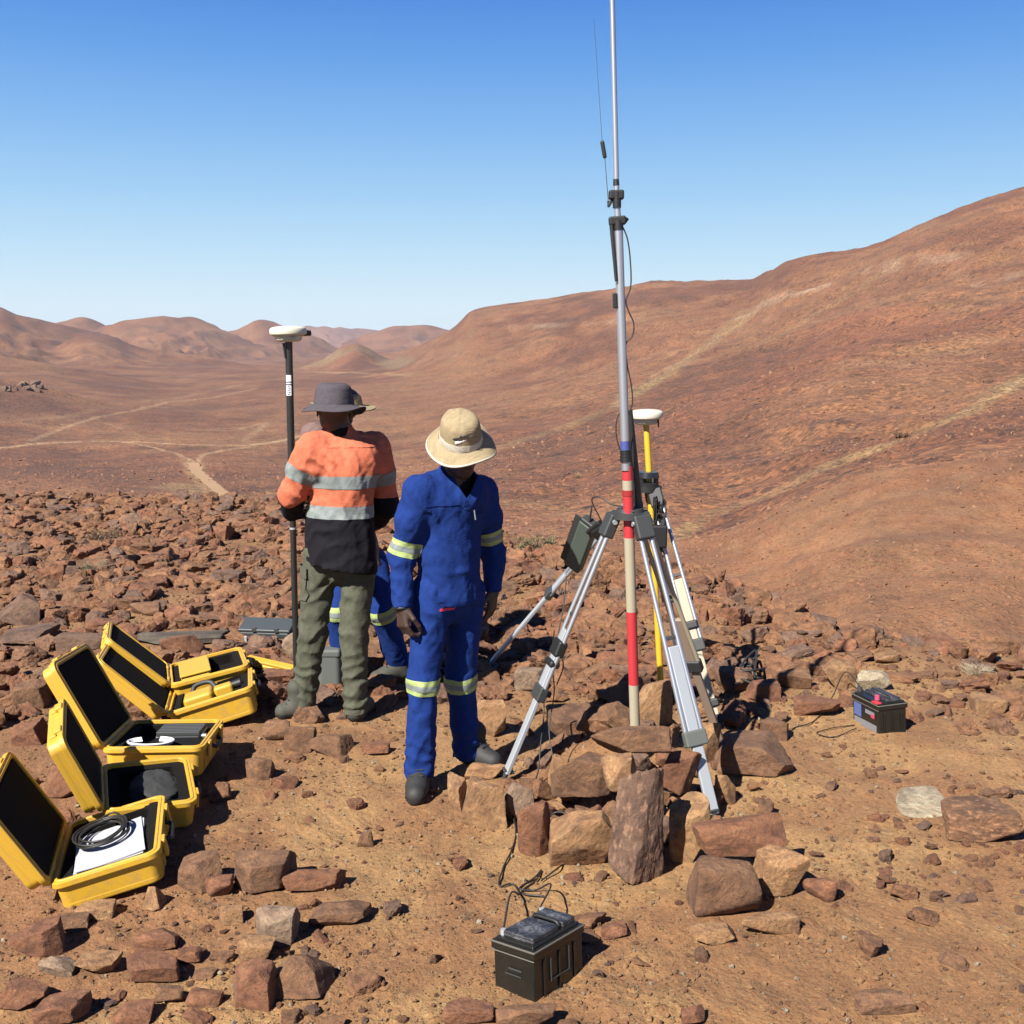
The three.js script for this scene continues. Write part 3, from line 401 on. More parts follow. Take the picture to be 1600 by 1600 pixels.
  const lists = [[], [], [], []]; for (let i = 0; i < 60000; i++) { const a = (r() - 0.5) * 1.1, d = 2.1 + 7.5 * Math.pow(r(), 1.25), x = Math.tan(a) * d, z = -d, sz = 0.0045 * Math.pow(4.2, Math.pow(r(), 4.5)); const q = r(), cl = 0.6 + 1.2 * fbm(x * 2.2, 8, z * 2.2, 3); if (q > cl) continue; lists[i & 3].push([x, z, sz, r(), r(), r()]); }
  lists.forEach((L, k) => { const im = new THREE.InstancedMesh(peb[k], white, L.length); im.castShadow = im.receiveShadow = true; L.forEach((e, i) => { D.position.set(e[0], H(e[0], e[1]) + e[2] * 0.25, e[1]); D.rotation.set(e[3] * 6, e[4] * 6, e[5] * 6); D.scale.setScalar(e[2]); D.updateMatrix(); im.setMatrixAt(i, D.matrix); const t = TINTS[['tan', 'tan', 'gold', 'tan', 'tan', 'soil', 'pale', 'tan'][Math.floor(e[3] * 8)]], v = 0.8 + 0.35 * e[4]; im.setColorAt(i, col.setRGB(t[0] * v, t[1] * v, t[2] * v)); }); im.name = numbered('gravel'); tag(im, 'fine gravel on the sandy ground', null, null, 'stuff'); scene.add(im); });
}
{
  const r = rng(909), g = rockGeo(950, 2, { planes: 7, soft: 45, crease: 0.4, h: 0.6 }), L = [], D = new THREE.Object3D(), col = new THREE.Color();
  for (let i = 0; i < 120000; i++) { const a = -0.62 + 1.24 * r(), d = 30 * Math.pow(9, Math.pow(r(), 1.25)), x = Math.tan(a) * d, z = -d, c = 0.5 + 1.6 * fbm(x * 0.05, 3, z * 0.05, 3); if (r() > c) continue; L.push([x, z, (0.0012 + 0.0034 * Math.pow(r(), 6)) * Math.pow(d, 0.75) * 2.3, r(), r()]); }
  const im = new THREE.InstancedMesh(g, rockMat([1, 1, 1]), L.length); L.forEach((e, i) => { D.position.set(e[0], H(e[0], e[1]) + e[2] * 0.05, e[1]); D.rotation.set(e[3] * 2, e[4] * 6, e[3]); D.scale.set(e[2] * 1.5, e[2] * 0.8, e[2]); D.updateMatrix(); im.setMatrixAt(i, D.matrix); const t = e[3] < 0.5 ? [0.2, 0.085, 0.045] : e[3] < 0.93 ? [0.22, 0.1, 0.05] : [0.26, 0.14, 0.075]; im.setColorAt(i, col.setRGB(...t)); });
  im.castShadow = im.receiveShadow = true; im.name = numbered('slope_stones'); tag(im, 'stones lying over the bare valley slopes', null, null, 'stuff'); scene.add(im);
}
// dark outcrop on the valley's left slope
{
  const r = rng(31), g = rockGeo(900, 6, { planes: 9, soft: 40, h: 0.7 });
  for (let i = 0; i < 14; i++) { const p = hit(2 + r() * 62, 596 + r() * 16), s = (6 + r() * 9) / pix(p)[2], m = mesh('outcrop_rock', g, ROCKM.dark); m.position.copy(p); m.position.y += s * 0.1; m.scale.setScalar(s); m.rotation.set(r(), r() * 6, r()); tag(m, 'dark rock of the outcrop on the left valley slope', 'rock', 'rocks of the dark outcrop far left'); }
}

// ------------------------------------------------------------------ equipment
const M = {
  alu: mat([0.4, 0.41, 0.43], 0.4, 0.75), aluDull: mat([0.33, 0.35, 0.37], 0.5, 0.35), black: mat([0.008, 0.008, 0.008], 0.55), blackGloss: mat([0.0139, 0.0139, 0.0154], 0.28), shadowBlack: mat([0.0154, 0.0154, 0.0154], 0.75), darkGrey: mat([0.026, 0.028, 0.028], 0.6),
  yellow: mat([0.4235, 0.2541, 0.0231], 0.45), yellowPole: mat([0.462, 0.2926, 0.0154], 0.4), cream: mat([0.4774, 0.462, 0.3696], 0.45), creamDark: mat([0.3465, 0.3311, 0.2772], 0.5), red: mat([0.385, 0.027, 0.0347], 0.5), poleWhite: mat([0.3, 0.265, 0.19], 0.55), poleDark: mat([0.0154, 0.0154, 0.0139], 0.4),
  foam: new THREE.MeshPhysicalMaterial({ color: new THREE.Color().setRGB(0.007, 0.0065, 0.006), roughness: 1, specularIntensity: 0.25 }), paper: mat([0.35, 0.36, 0.39], 0.7), cable: mat([0.0154, 0.0139, 0.0123], 0.5), tape: mat([0.0385, 0.0539, 0.1925], 0.6), green: mat([0.0577, 0.077, 0.0639], 0.55), grey: mat([0.077, 0.0847, 0.077], 0.7), blueLabel: mat([0.07, 0.1, 0.24], 0.5), silverLabel: mat([0.16, 0.16, 0.17], 0.5), pink: mat([0.42, 0.045, 0.1], 0.45), white: mat([0.616, 0.616, 0.616], 0.6), caseGrey: mat([0.0423, 0.0501, 0.0539], 0.5),
};
const caseMat = (() => { const N = 512, a = pn(N, 3), b = pn(N, 14), c = pn(N, 50); const t = dataTex(N, (i, j) => { const n = a(i, j, 2) + 0.6 * b(i, j, 5), sp = c(i, j, 3) > 0.42 ? 0.12 : 0, d = clamp(0.1 + 0.5 * n, 0, 0.45) + sp; const k = mix3([0.48, 0.275, 0.018], [0.3, 0.19, 0.08], d); return k.map((e) => e <= 0.0031 ? e * 12.92 : 1.055 * Math.pow(e, 1 / 2.4) - 0.055); }, true); t.repeat.set(2.3, 2.3); return new THREE.MeshStandardMaterial({ map: t, roughness: 0.5 }); })();
function rrect(x0, z0, x1, z1, r) { const s = new THREE.Shape(); s.moveTo(x0 + r, z0); s.lineTo(x1 - r, z0); s.absarc(x1 - r, z0 + r, r, -Math.PI / 2, 0); s.lineTo(x1, z1 - r); s.absarc(x1 - r, z1 - r, r, 0, Math.PI / 2); s.lineTo(x0 + r, z1); s.absarc(x0 + r, z1 - r, r, Math.PI / 2, Math.PI); s.lineTo(x0, z0 + r); s.absarc(x0 + r, z0 + r, r, Math.PI, 1.5 * Math.PI); return s; }
// open tray: rim at y = 0, reaching to y = -h; drafted walls
function tray(L, D, h, wall, up) {
  const s = rrect(0, 0, L, D, 0.035); s.holes.push(rrect(wall, wall, L - wall, D - wall, 0.028));
  const w = new THREE.ExtrudeGeometry(s, { depth: h - 0.02, bevelEnabled: true, bevelSize: 0.002, bevelThickness: 0.002, bevelSegments: 1, curveSegments: 5 }); w.translate(0, 0, 0.002); w.rotateX(Math.PI / 2); // (x, z) plane, going down
  const f = new THREE.ExtrudeGeometry(rrect(0.001, 0.001, L - 0.001, D - 0.001, 0.036), { depth: 0.012, bevelEnabled: true, bevelSize: 0.004, bevelThickness: 0.006, bevelSegments: 2, curveSegments: 5 }); f.translate(0, 0, h - 0.018); f.rotateX(Math.PI / 2);
  const rs = rrect(-0.011, -0.011, L + 0.011, D + 0.011, 0.042); rs.holes.push(rrect(0.003, 0.003, L - 0.003, D - 0.003, 0.034));
  const rim = new THREE.ExtrudeGeometry(rs, { depth: 0.016, bevelEnabled: true, bevelSize: 0.003, bevelThickness: 0.003, bevelSegments: 2, curveSegments: 5 }); rim.translate(0, 0, 0.006); rim.rotateX(Math.PI / 2);
  const ribs = []; for (const fx of [0.2, 0.8]) ribs.push(RB(0.035, h - 0.04, 0.012, 0.004, L * fx, -h / 2 - 0.01, D + 0.003));
  const g = mergeGeometries([w, f, rim, ...ribs].map((e) => e.index ? e.toNonIndexed() : e)); const p = g.attributes.position;
  for (let i = 0; i < p.count; i++) { const y = p.getY(i), k = 1 - 0.28 * clamp(-y - 0.025, 0, 1); p.setXYZ(i, L / 2 + (p.getX(i) - L / 2) * k, up ? -y : y, D / 2 + (p.getZ(i) - D / 2) * k); }
  if (up) for (let i = 0; i < p.count; i += 3) { const a = [p.getX(i + 1), p.getY(i + 1), p.getZ(i + 1)]; p.setXYZ(i + 1, p.getX(i + 2), p.getY(i + 2), p.getZ(i + 2)); p.setXYZ(i + 2, ...a); }
  g.computeVertexNormals(); return g;
}
const CASES = [];
function openCase(q, label) {
  const [x, y, z, yaw, pitch, roll, L, D, h, phi, T] = q, t = thing('equipment_case', label, 'case', V(x, y, z), 'yellow equipment cases'); delete t.userData.group; t.rotation.set(pitch, yaw, roll, 'YXZ');
  mesh('base_shell', tray(L, D, h, 0.008, false), caseMat, t);
  const fb = rrect(0.009, 0.009, L - 0.009, D - 0.009, 0.027); fb.holes.push(rrect(0.05, 0.05, L - 0.05, D - 0.05, 0.02)); const fg = new THREE.ExtrudeGeometry(fb, { depth: h * 0.72, bevelEnabled: false, curveSegments: 4 }); fg.rotateX(Math.PI / 2); fg.translate(0, -0.016, 0);
  const floor = new THREE.BoxGeometry(L - 0.1, 0.01, D - 0.1); floor.translate(L / 2, -h * 0.5, D / 2); mesh('foam_liner', mergeGeometries([fg, floor.toNonIndexed()]), M.foam, t);
  const lid = mesh('lid', tray(L, D, T, 0.008, true), caseMat, t); lid.rotation.x = -phi; lid.position.set(0, 0.006, -0.006);
  const lf = RB(L - 0.034, 0.02, D - 0.034, 0.006, L / 2, 0.014, D / 2); mesh('lid_foam', lf, M.foam, lid);
  for (const fx of [0.22, 0.78]) {
    mesh('latch', mergeGeometries([RB(0.042, 0.055, 0.014, 0.005, L * fx, -0.045, D + 0.018), RB(0.05, 0.014, 0.02, 0.005, L * fx, -0.012, D + 0.016)]), caseMat, t);
    mesh('latch', RB(0.05, 0.03, 0.016, 0.005, L * fx, 0.022, D + 0.014), caseMat, lid);
    mesh('hinge', RB(0.05, 0.03, 0.02, 0.006, L * fx, -0.002, -0.014), caseMat, t);
  }
  const hd = TUBE([V(L * 0.36, -0.04, D + 0.012), V(L * 0.37, -0.05, D + 0.03), V(L * 0.5, -0.052, D + 0.034), V(L * 0.63, -0.05, D + 0.03), V(L * 0.64, -0.04, D + 0.012)], 0.009, 24, 8); mesh('handle', hd, M.black, t);
  t.updateMatrixWorld(true); CASES.push(t);
  for (const f of [0.2, 0.5, 0.8]) { const c = t.localToWorld(V(L * f, 0, D / 2)); KEEP.push([c.x, c.z, D * 0.55]); }
  return (u, v, w) => t.localToWorld(V(u * L, v, w * D));
}
const c1 = openCase([-1.554, 0.091, -3.503, 1.837, -0.217, 0.012, 0.494, 0.344, 0.115, 1.898, 0.07], 'nearest open yellow case holding white paper and a coil of black cable');
const c2 = openCase([-1.544, 0.148, -3.979, 1.94, 0.027, 0.108, 0.386, 0.323, 0.115, 1.99, 0.07], 'small open yellow case with dark cloth inside, just behind the nearest case');
const c3 = openCase([-1.731, 0.211, -4.482, 1.646, 0.012, -0.078, 0.464, 0.4, 0.135, 2.074, 0.07], 'open yellow case with the tallest lid, a black device and a white cable inside');
const c4 = openCase([-1.705, 0.107, -5.253, 1.823, -0.256, -0.059, 0.459, 0.411, 0.14, 2.125, 0.07], 'open yellow case with yellow parts inside, in front of the rearmost one');
const c5 = openCase([-1.803, 0.14, -5.631, 1.9, -0.178, -0.038, 0.46, 0.393, 0.144, 2.225, 0.07], 'rearmost open yellow case, farthest up the slope');
{ // things in the cases
  const onto = (k, geo) => { const g = geo.clone(); g.applyMatrix4(CASES[k].matrixWorld); return g; };
  const P0 = new THREE.PlaneGeometry(0.27, 0.33, 12, 12); { const p = P0.attributes.position; for (let i = 0; i < p.count; i++) p.setZ(i, 0.006 * noise(p.getX(i) * 9, p.getY(i) * 9, 1)); P0.computeVertexNormals(); }
  const sheetOf = (dy, turn) => { const g = new THREE.BoxGeometry(0.3, 0.0025, 0.235, 14, 1, 12); const p = g.attributes.position; for (let i = 0; i < p.count; i++) p.setY(i, p.getY(i) + 0.007 * noise(p.getX(i) * 7, dy * 90, p.getZ(i) * 7)); g.computeVertexNormals(); g.rotateY(turn); g.translate(0.19, dy, 0.172); return g; };
  tag(part('paper_stack', [sheetOf(-0.006, 0.1), sheetOf(-0.011, 0.04)].map((g) => onto(0, g)), M.paper, scene), 'white sheets of paper lying in the nearest yellow case', 'paper');
  const r = rng(8), loops = []; for (let k = 0; k < 7; k++) { const pts = [], R = 0.075 + 0.02 * r(), ox = 0.02 * (r() - 0.5), oz = 0.02 * (r() - 0.5); for (let i = 0; i <= 20; i++) { const a = i / 20 * 6.283; pts.push(V(0.25 + ox + Math.cos(a) * R * 1.15, 0.012 + k * 0.0035 + 0.004 * Math.sin(a * 2 + k), 0.15 + oz + Math.sin(a) * R)); } loops.push(onto(0, TUBE(pts, 0.0042, 70, 6))); }
  loops.push(onto(0, TUBE([V(0.33, 0.014, 0.2), V(0.38, 0.012, 0.2), V(0.42, 0.016, 0.17), V(0.4, 0.012, 0.12), V(0.36, 0.014, 0.1)], 0.004, 30, 6)));
  tag(part('cable_coil', loops, M.cable, scene), 'coil of black cable lying on the white paper', 'cable');
  const cl = new THREE.SphereGeometry(1, 40, 28); { const p = cl.attributes.position; for (let i = 0; i < p.count; i++) { const x = p.getX(i), y = p.getY(i), z = p.getZ(i), k = 1 + 0.35 * fbm(x * 1.6, y * 1.6, z * 1.6, 3) + 0.12 * Math.abs(noise(x * 4, y * 4, z * 4)); p.setXYZ(i, 0.21 + x * 0.13 * k, -0.045 + y * 0.045 * k, 0.19 + z * 0.1 * k); } cl.computeVertexNormals(); }
  tag(part('black_pouch', onto(1, cl), mat([0.02, 0.021, 0.021], 0.8), scene), 'crumpled black soft pouch in the small yellow case', 'pouch');
  { const d = thing('black_device', 'black ribbed electronic device in the case with the tallest lid', 'device', c3(0.55, -0.02, 0.66)); const ribs = []; for (let i = 0; i < 6; i++) ribs.push(onto(2, RB(0.02, 0.07, 0.19, 0.005, 0.19 + i * 0.026, -0.02, 0.265))); part('body', onto(2, RB(0.17, 0.06, 0.2, 0.012, 0.255, -0.03, 0.265)), M.blackGloss, d); part('fin', ribs, M.darkGrey, d); part('socket', onto(2, (() => { const g = new THREE.CylinderGeometry(0.012, 0.012, 0.02, 14); g.rotateX(Math.PI / 2); g.translate(0.2, -0.01, 0.375); return g; })()), M.alu, d); }
  { const w = []; for (let k = 0; k < 4; k++) { const pts = []; for (let i = 0; i <= 14; i++) { const a = 0.3 + i / 14 * 5.4; pts.push(V(0.09 + Math.cos(a) * (0.05 + 0.004 * k), -0.012 + k * 0.004, 0.17 + Math.sin(a) * (0.085 + 0.004 * k))); } w.push(onto(2, TUBE(pts, 0.0045, 50, 6))); } tag(part('white_cable', w, M.white, scene), 'loop of white cable in the case with the tallest lid', 'cable'); }
  { const d = thing('yellow_instrument', 'yellow surveying instrument lying in the case before the rearmost one', 'instrument', c4(0.5, -0.02, 0.5)); part('housing', [onto(3, RB(0.15, 0.08, 0.15, 0.02, 0.2, -0.03, 0.14)), onto(3, RB(0.07, 0.06, 0.1, 0.018, 0.2, -0.02, 0.27))], M.yellow, d); part('eyepiece', onto(3, CYL(V(0.2, -0.01, 0.31), V(0.2, -0.01, 0.36), 0.02, 0.024, 18)), M.black, d); part('grip', onto(3, TUBE([V(0.3, -0.03, 0.1), V(0.34, 0.012, 0.12), V(0.34, 0.012, 0.2), V(0.3, -0.03, 0.23)], 0.013, 24, 9)), M.darkGrey, d); }
  { const d = thing('yellow_box', 'small yellow box lying in the rearmost yellow case', 'box', c5(0.5, -0.02, 0.3)); part('box_body', onto(4, RB(0.34, 0.07, 0.16, 0.018, 0.23, -0.035, 0.13)), M.yellow, d); part('box_lid', onto(4, RB(0.345, 0.014, 0.165, 0.006, 0.23, 0.006, 0.13)), caseMat, d); }
}
{ // long flat yellow piece and the grey case behind the pole
  const a = PH(384, 1030, 0.1), b = PH(458, 1047, 0.06), t = thing('yellow_cover', 'long flat yellow piece lying between the rear case and the black pole', 'cover', a.clone());
  part('panel', BAR(a, b, 0.085, 0.022, V(0, 1, 0.25), 0.008), caseMat, t); part('edge_rib', BAR(a.clone().add(V(0, 0.013, 0.035)), b.clone().add(V(0, 0.013, 0.035)), 0.012, 0.014, V(0, 1, 0.2)), caseMat, t);
  const g = PH(380, 985, 0.07), e = PH(458, 988, 0.07), u = thing('tool_case', 'long dark grey closed case on the ground behind the black pole', 'case', g.clone()); const top = V(0, 1, 0.35);
  part('shell', BAR(g, e, 0.15, 0.075, top, 0.015), M.caseGrey, u); part('lid', BAR(g.clone().add(V(-0.004, 0.045, 0.012)), e.clone().add(V(0.004, 0.045, 0.012)), 0.155, 0.022, top, 0.008), M.caseGrey, u);
  for (const f of [0.28, 0.72]) part('latch', (() => { const c = g.clone().lerp(e, f).add(V(0, 0.03, 0.085)); return RB(0.03, 0.03, 0.012, 0.004, c.x, c.y, c.z); })(), M.darkGrey, u);
  part('buckle', (() => { const c = PH(389, 992, 0.05).add(V(0, 0, 0.09)); return RB(0.018, 0.05, 0.012, 0.004, c.x, c.y - 0.01, c.z); })(), M.aluDull, u);
  const k = P(516, 1042, 5.95), gy = H(k.x, k.z), s = thing('grey_bag', 'upright smooth grey bag seen between the legs of the man in orange', 'bag', V(k.x, gy, k.z)); mesh('body', RB(0.13, 0.24, 0.1, 0.03, 0, 0.11, 0), M.grey, s); mesh('flap', RB(0.134, 0.05, 0.106, 0.018, 0, 0.215, 0.002), M.grey, s);
}
// car batteries
const dustyBlack = (() => { const N = 512, a = pn(N, 3), b = pn(N, 9), c = pn(N, 34); const t = dataTex(N, (i, j) => { const d = clamp(0.08 + 0.5 * a(i, j, 1) + 0.45 * b(i, j, 2) + 0.5 * c(i, j, 6), 0, 1) * 0.42; return mix3([0.075, 0.075, 0.07], [0.5, 0.45, 0.36], d); }, true); t.repeat.set(2.4, 2.4); return new THREE.MeshStandardMaterial({ map: t, roughness: 0.32 }); })();
const scuffTop = (() => { const N = 256, a = pn(N, 0.4), b = pn(N, 1.3); const t = dataTex(N, (i, j) => { const d = clamp(0.25 + 0.7 * a(i, j, 5) + 0.5 * b(i, j, 6), 0, 1); return mix3([0.13, 0.13, 0.135], [0.56, 0.56, 0.58], d * 0.8); }, true); t.repeat.set(1.4, 1.4); return new THREE.MeshStandardMaterial({ map: t, roughness: 0.4 }); })();
const dustEdge = mat([0.075, 0.07, 0.055], 0.7);
function battery(q, label, kind) { // origin at the near lower corner; x runs to -a, z to -b
  const [x, y, z, yaw, pitch, roll, a, b, h] = q, t = thing('car_battery', label, 'battery', V(x, y, z)); t.rotation.set(pitch, yaw, roll, 'YXZ');
  const cx = -a / 2, cz = -b / 2, body = [RB(a - 0.008, h - 0.03, b - 0.008, 0.006, cx, (h - 0.03) / 2, cz)];
  mesh('housing', mergeGeometries(body), dustyBlack, t);
  mesh('foot_rail', mergeGeometries([RB(a, 0.014, 0.012, 0.004, cx, 0.008, -0.002), RB(0.012, 0.014, b, 0.004, -0.002, 0.008, cz), RB(a, 0.014, 0.012, 0.004, cx, 0.008, -b + 0.002)]), dustEdge, t); mesh('lid_rim', mergeGeometries([RB(a + 0.007, 0.006, 0.007, 0.003, cx, h - 0.012, 0.001), RB(0.007, 0.006, b + 0.007, 0.003, 0.001, h - 0.012, cz), RB(a + 0.004, 0.004, 0.005, 0.002, cx, h - 0.037, 0.002)]), dustEdge, t);
  mesh('lid', mergeGeometries([RB(a + 0.004, 0.028, b + 0.004, 0.006, cx, h - 0.022, cz), RB(a - 0.02, 0.012, b - 0.02, 0.004, cx, h - 0.006, cz)]), dustyBlack, t);
  for (const k of [0.2, 0.5, 0.8]) if (kind) mesh('side_rib', RB(0.005, h * 0.5, 0.006, 0.002, 0.0, h * 0.45, -b * k), dustyBlack, t); else mesh('side_rib', RB(0.004, h * 0.62, 0.01, 0.0018, -0.001, h * 0.42, -b * k), dustyBlack, t);
  const hd = (zz) => TUBE([V(-0.03, h - 0.004, zz), V(-0.035, h + 0.014, zz), V(-a / 2, h + 0.019, zz), V(-a + 0.035, h + 0.014, zz), V(-a + 0.03, h - 0.004, zz)], 0.006, 30, 8);
  if (kind === 0) {
    mesh('cell_cover', RB(a * 0.72, 0.02, b * 0.52, 0.006, cx, h + 0.006, -b * 0.36), scuffTop, t); mesh('cell_cover', RB(a * 0.72, 0.02, b * 0.26, 0.006, cx, h + 0.006, -b * 0.82), scuffTop, t);
    mesh('carry_handle', hd(-b * 0.655), M.black, t);
    for (const zz of [-0.03, -b + 0.03]) { const g = new THREE.CylinderGeometry(0.008, 0.009, 0.022, 16); g.translate(-a + 0.022, h + 0.006, zz); mesh('terminal', g, M.aluDull, t); }
    mesh('embossed_panel', mergeGeometries([RB(0.003, 0.07, 0.004, 0.001, 0.0005, h * 0.5, -b * 0.32), RB(0.003, 0.075, 0.004, 0.001, 0.0005, h * 0.52, -b * 0.68), RB(0.003, 0.004, b * 0.34, 0.001, 0.0005, h * 0.33, -b * 0.5)]), M.darkGrey, t);
    mesh('scratch_plate', mergeGeometries([RB(0.05, 0.006, 0.002, 0.0009, -a * 0.45, h * 0.55, 0.0005), RB(0.06, 0.004, 0.002, 0.0009, -a * 0.5, h * 0.45, 0.0005)]), M.darkGrey, t);
  } else {
    mesh('cell_cover', RB(a * 0.8, 0.016, b * 0.5, 0.005, cx, h + 0.004, -b * 0.62), scuffTop, t);
    mesh('carry_handle', hd(-b * 0.6), M.darkGrey, t);
    for (const [xx, m] of [[-0.045, M.pink], [-a + 0.04, M.darkGrey]]) { const g = new THREE.CylinderGeometry(0.011, 0.014, 0.024, 18); g.translate(xx - 0.03, h + 0.009, -0.04); mesh('terminal_cap', g, m, t); }
    const lab = (u0, v0, u1, v1, m) => mesh('label', RB((u1 - u0) * a, (v1 - v0) * h, 0.002, 0.0009, -a * (u0 + u1) / 2, h * (v0 + v1) / 2, -0.0025), m, t);
    lab(0.66, 0.36, 0.93, 0.78, M.blueLabel); lab(0.1, 0.5, 0.6, 0.76, M.black); lab(0.1, 0.12, 0.92, 0.32, M.silverLabel);
    mesh('label', RB(0.08, 0.02, 0.0016, 0.0007, -a * 0.33, h * 0.62, -0.0005), M.silverLabel, t); mesh('label', RB(0.03, 0.02, 0.0016, 0.0007, -a * 0.22, h * 0.56, 0.0003), M.pink, t);
    mesh('terminal_strap', RB(0.05, 0.008, 0.03, 0.003, -0.035, h - 0.002, -0.01), M.red, t);
  }
  t.updateMatrixWorld(true); const c = t.localToWorld(V(cx, 0, cz)); KEEP.push([c.x, c.z, Math.max(a, b) * 0.62]); return t;
}
const bat1 = battery([0.068, -0.014, -2.939, -0.689, -0.055, 0.085, 0.161, 0.246, 0.176], 'dusty black car battery in the foreground with scuffed grey top', 0);
const bat2 = battery([1.808, -0.01, -5.203, -1.324, 0.042, 0.028, 0.244, 0.16, 0.175], 'black car battery on the right with blue label and pink terminal cap', 1);

// tripods
function leg(t, top, foot, spread, o) { // twin tubes above, flat bar below, clamp between
  const dir = foot.clone().sub(top), L = dir.length(), f = dir.clone().normalize(), side = o.side.clone().addScaledVector(f, -o.side.dot(f)).normalize(), face = side.clone().cross(f), k = o.split, mid = top.clone().lerp(foot, k);
  const g = new THREE.Group(); g.name = 'leg'; g.position.set(0, 0, 0); const tubes = []; for (const s of [-1, 1]) tubes.push(CYL(top.clone().addScaledVector(side, s * spread * 0.62), mid.clone().addScaledVector(side, s * spread), 0.0105, 0.0105, 14));
  const lg = part('leg', tubes, o.mat || M.alu, t);
  part('lower_bar', [BAR(top.clone().lerp(foot, k - o.over), foot.clone().addScaledVector(f, -0.03), spread * 1.35, 0.02, face, 0.005), BAR(top.clone().lerp(foot, k - o.over).addScaledVector(face, 0.011), foot.clone().addScaledVector(f, -0.05).addScaledVector(face, 0.011), spread * 0.35, 0.006, face, 0.002)], o.mat2 || M.aluDull, t, lg);
  part('clamp', [BAR(mid.clone().addScaledVector(f, -0.03), mid.clone().addScaledVector(f, 0.035), spread * 2.7, 0.04, face, 0.008)], o.clamp || M.darkGrey, t, lg);
  part('clamp_screw', [CYL(mid.clone().addScaledVector(face, 0.015), mid.clone().addScaledVector(face, 0.05), 0.012, 0.014, 14)], M.black, t, lg);
  part('brace', [BAR(top.clone().lerp(foot, k * 0.55).addScaledVector(side, -spread * 0.9), top.clone().lerp(foot, k * 0.55).addScaledVector(side, spread * 0.9), 0.016, 0.012, face, 0.003)], M.darkGrey, t, lg);
  part('foot_spike', [CYL(foot.clone().addScaledVector(f, -0.05), foot.clone().addScaledVector(f, 0.03), 0.016, 0.004, 12), BAR(foot.clone().addScaledVector(f, -0.045).addScaledVector(face, 0.03), foot.clone().addScaledVector(f, -0.045).addScaledVector(face, -0.02), spread * 1.2, 0.008, f, 0.003)], M.darkGrey, t, lg);
  return { top, foot, f, side, face, mid };
}
const at = (px, py, d) => P(px, py, d);
const head1 = at(984, 805, 4.66), T1 = thing('survey_tripod', 'front aluminium tripod that carries the tall silver mast', 'tripod', V(head1.x, 0, head1.z));
{
  const R = 0.075, hd = []; hd.push(CYL(head1.clone().add(V(0, -0.012, 0)), head1.clone().add(V(0, 0.014, 0)), 0.085, 0.085, 28), CYL(head1.clone().add(V(0, 0.014, 0)), head1.clone().add(V(0, 0.03, 0)), 0.06, 0.055, 24));
  part('head_plate', hd, M.darkGrey, T1);
  const fB = at(787, 1222, 4.6), fC = at(1118, 1284, 4.22), fD = at(1128, 1165, 5.15); fB.y = Math.max(fB.y, 0.02);
  for (const [foot, o, sp] of [[fC, { side: V(1, 0, -0.25), split: 0.73, over: 0.3, mat2: M.aluDull, clamp: M.grey }, 0.036], [fB, { side: V(0.35, 0, 1), split: 0.66, over: 0.24 }, 0.032], [fD, { side: V(1, 0, 0.5), split: 0.62, over: 0.2, mat: M.poleWhite, mat2: mat([0.22, 0.16, 0.12], 0.7) }, 0.03]]) {
    const h = V(foot.x - head1.x, 0, foot.z - head1.z).normalize(), top = head1.clone().addScaledVector(h, R).add(V(0, -0.012, 0));
    const lg = leg(T1, top, foot, sp, o); part('hinge_block', [BAR(top.clone().addScaledVector(lg.f, -0.02), top.clone().addScaledVector(lg.f, 0.085), sp * 2.2, 0.05, lg.face, 0.01)], M.darkGrey, T1); { const c = top.clone().addScaledVector(lg.f, 0.01); part('hinge_bolt', [CYL(c.clone().addScaledVector(lg.side, -sp * 1.3), c.clone().addScaledVector(lg.side, sp * 1.3), 0.011, 0.011, 14)], M.aluDull, T1); if (foot === fB) part('strap', [BAR(top.clone().lerp(foot, 0.46), top.clone().lerp(foot, 0.52), sp * 2.5, 0.045, lg.face, 0.012), BAR(top.clone().lerp(foot, 0.535), top.clone().lerp(foot, 0.56), sp * 2.5, 0.05, lg.face, 0.012)], M.black, T1); part('shoulder_screw', [CYL(top.clone().addScaledVector(lg.f, 0.05).addScaledVector(lg.face, 0.02), top.clone().addScaledVector(lg.f, 0.05).addScaledVector(lg.face, 0.036), 0.009, 0.008, 12)], M.aluDull, T1); }
    KEEP.push([foot.x, foot.z, 0.06]);
  }
}
const head2 = at(1012, 762, 5.85), T2 = thing('survey_tripod', 'rear tripod behind the mast, standing around the yellow pole', 'tripod', V(head2.x, 0, head2.z));
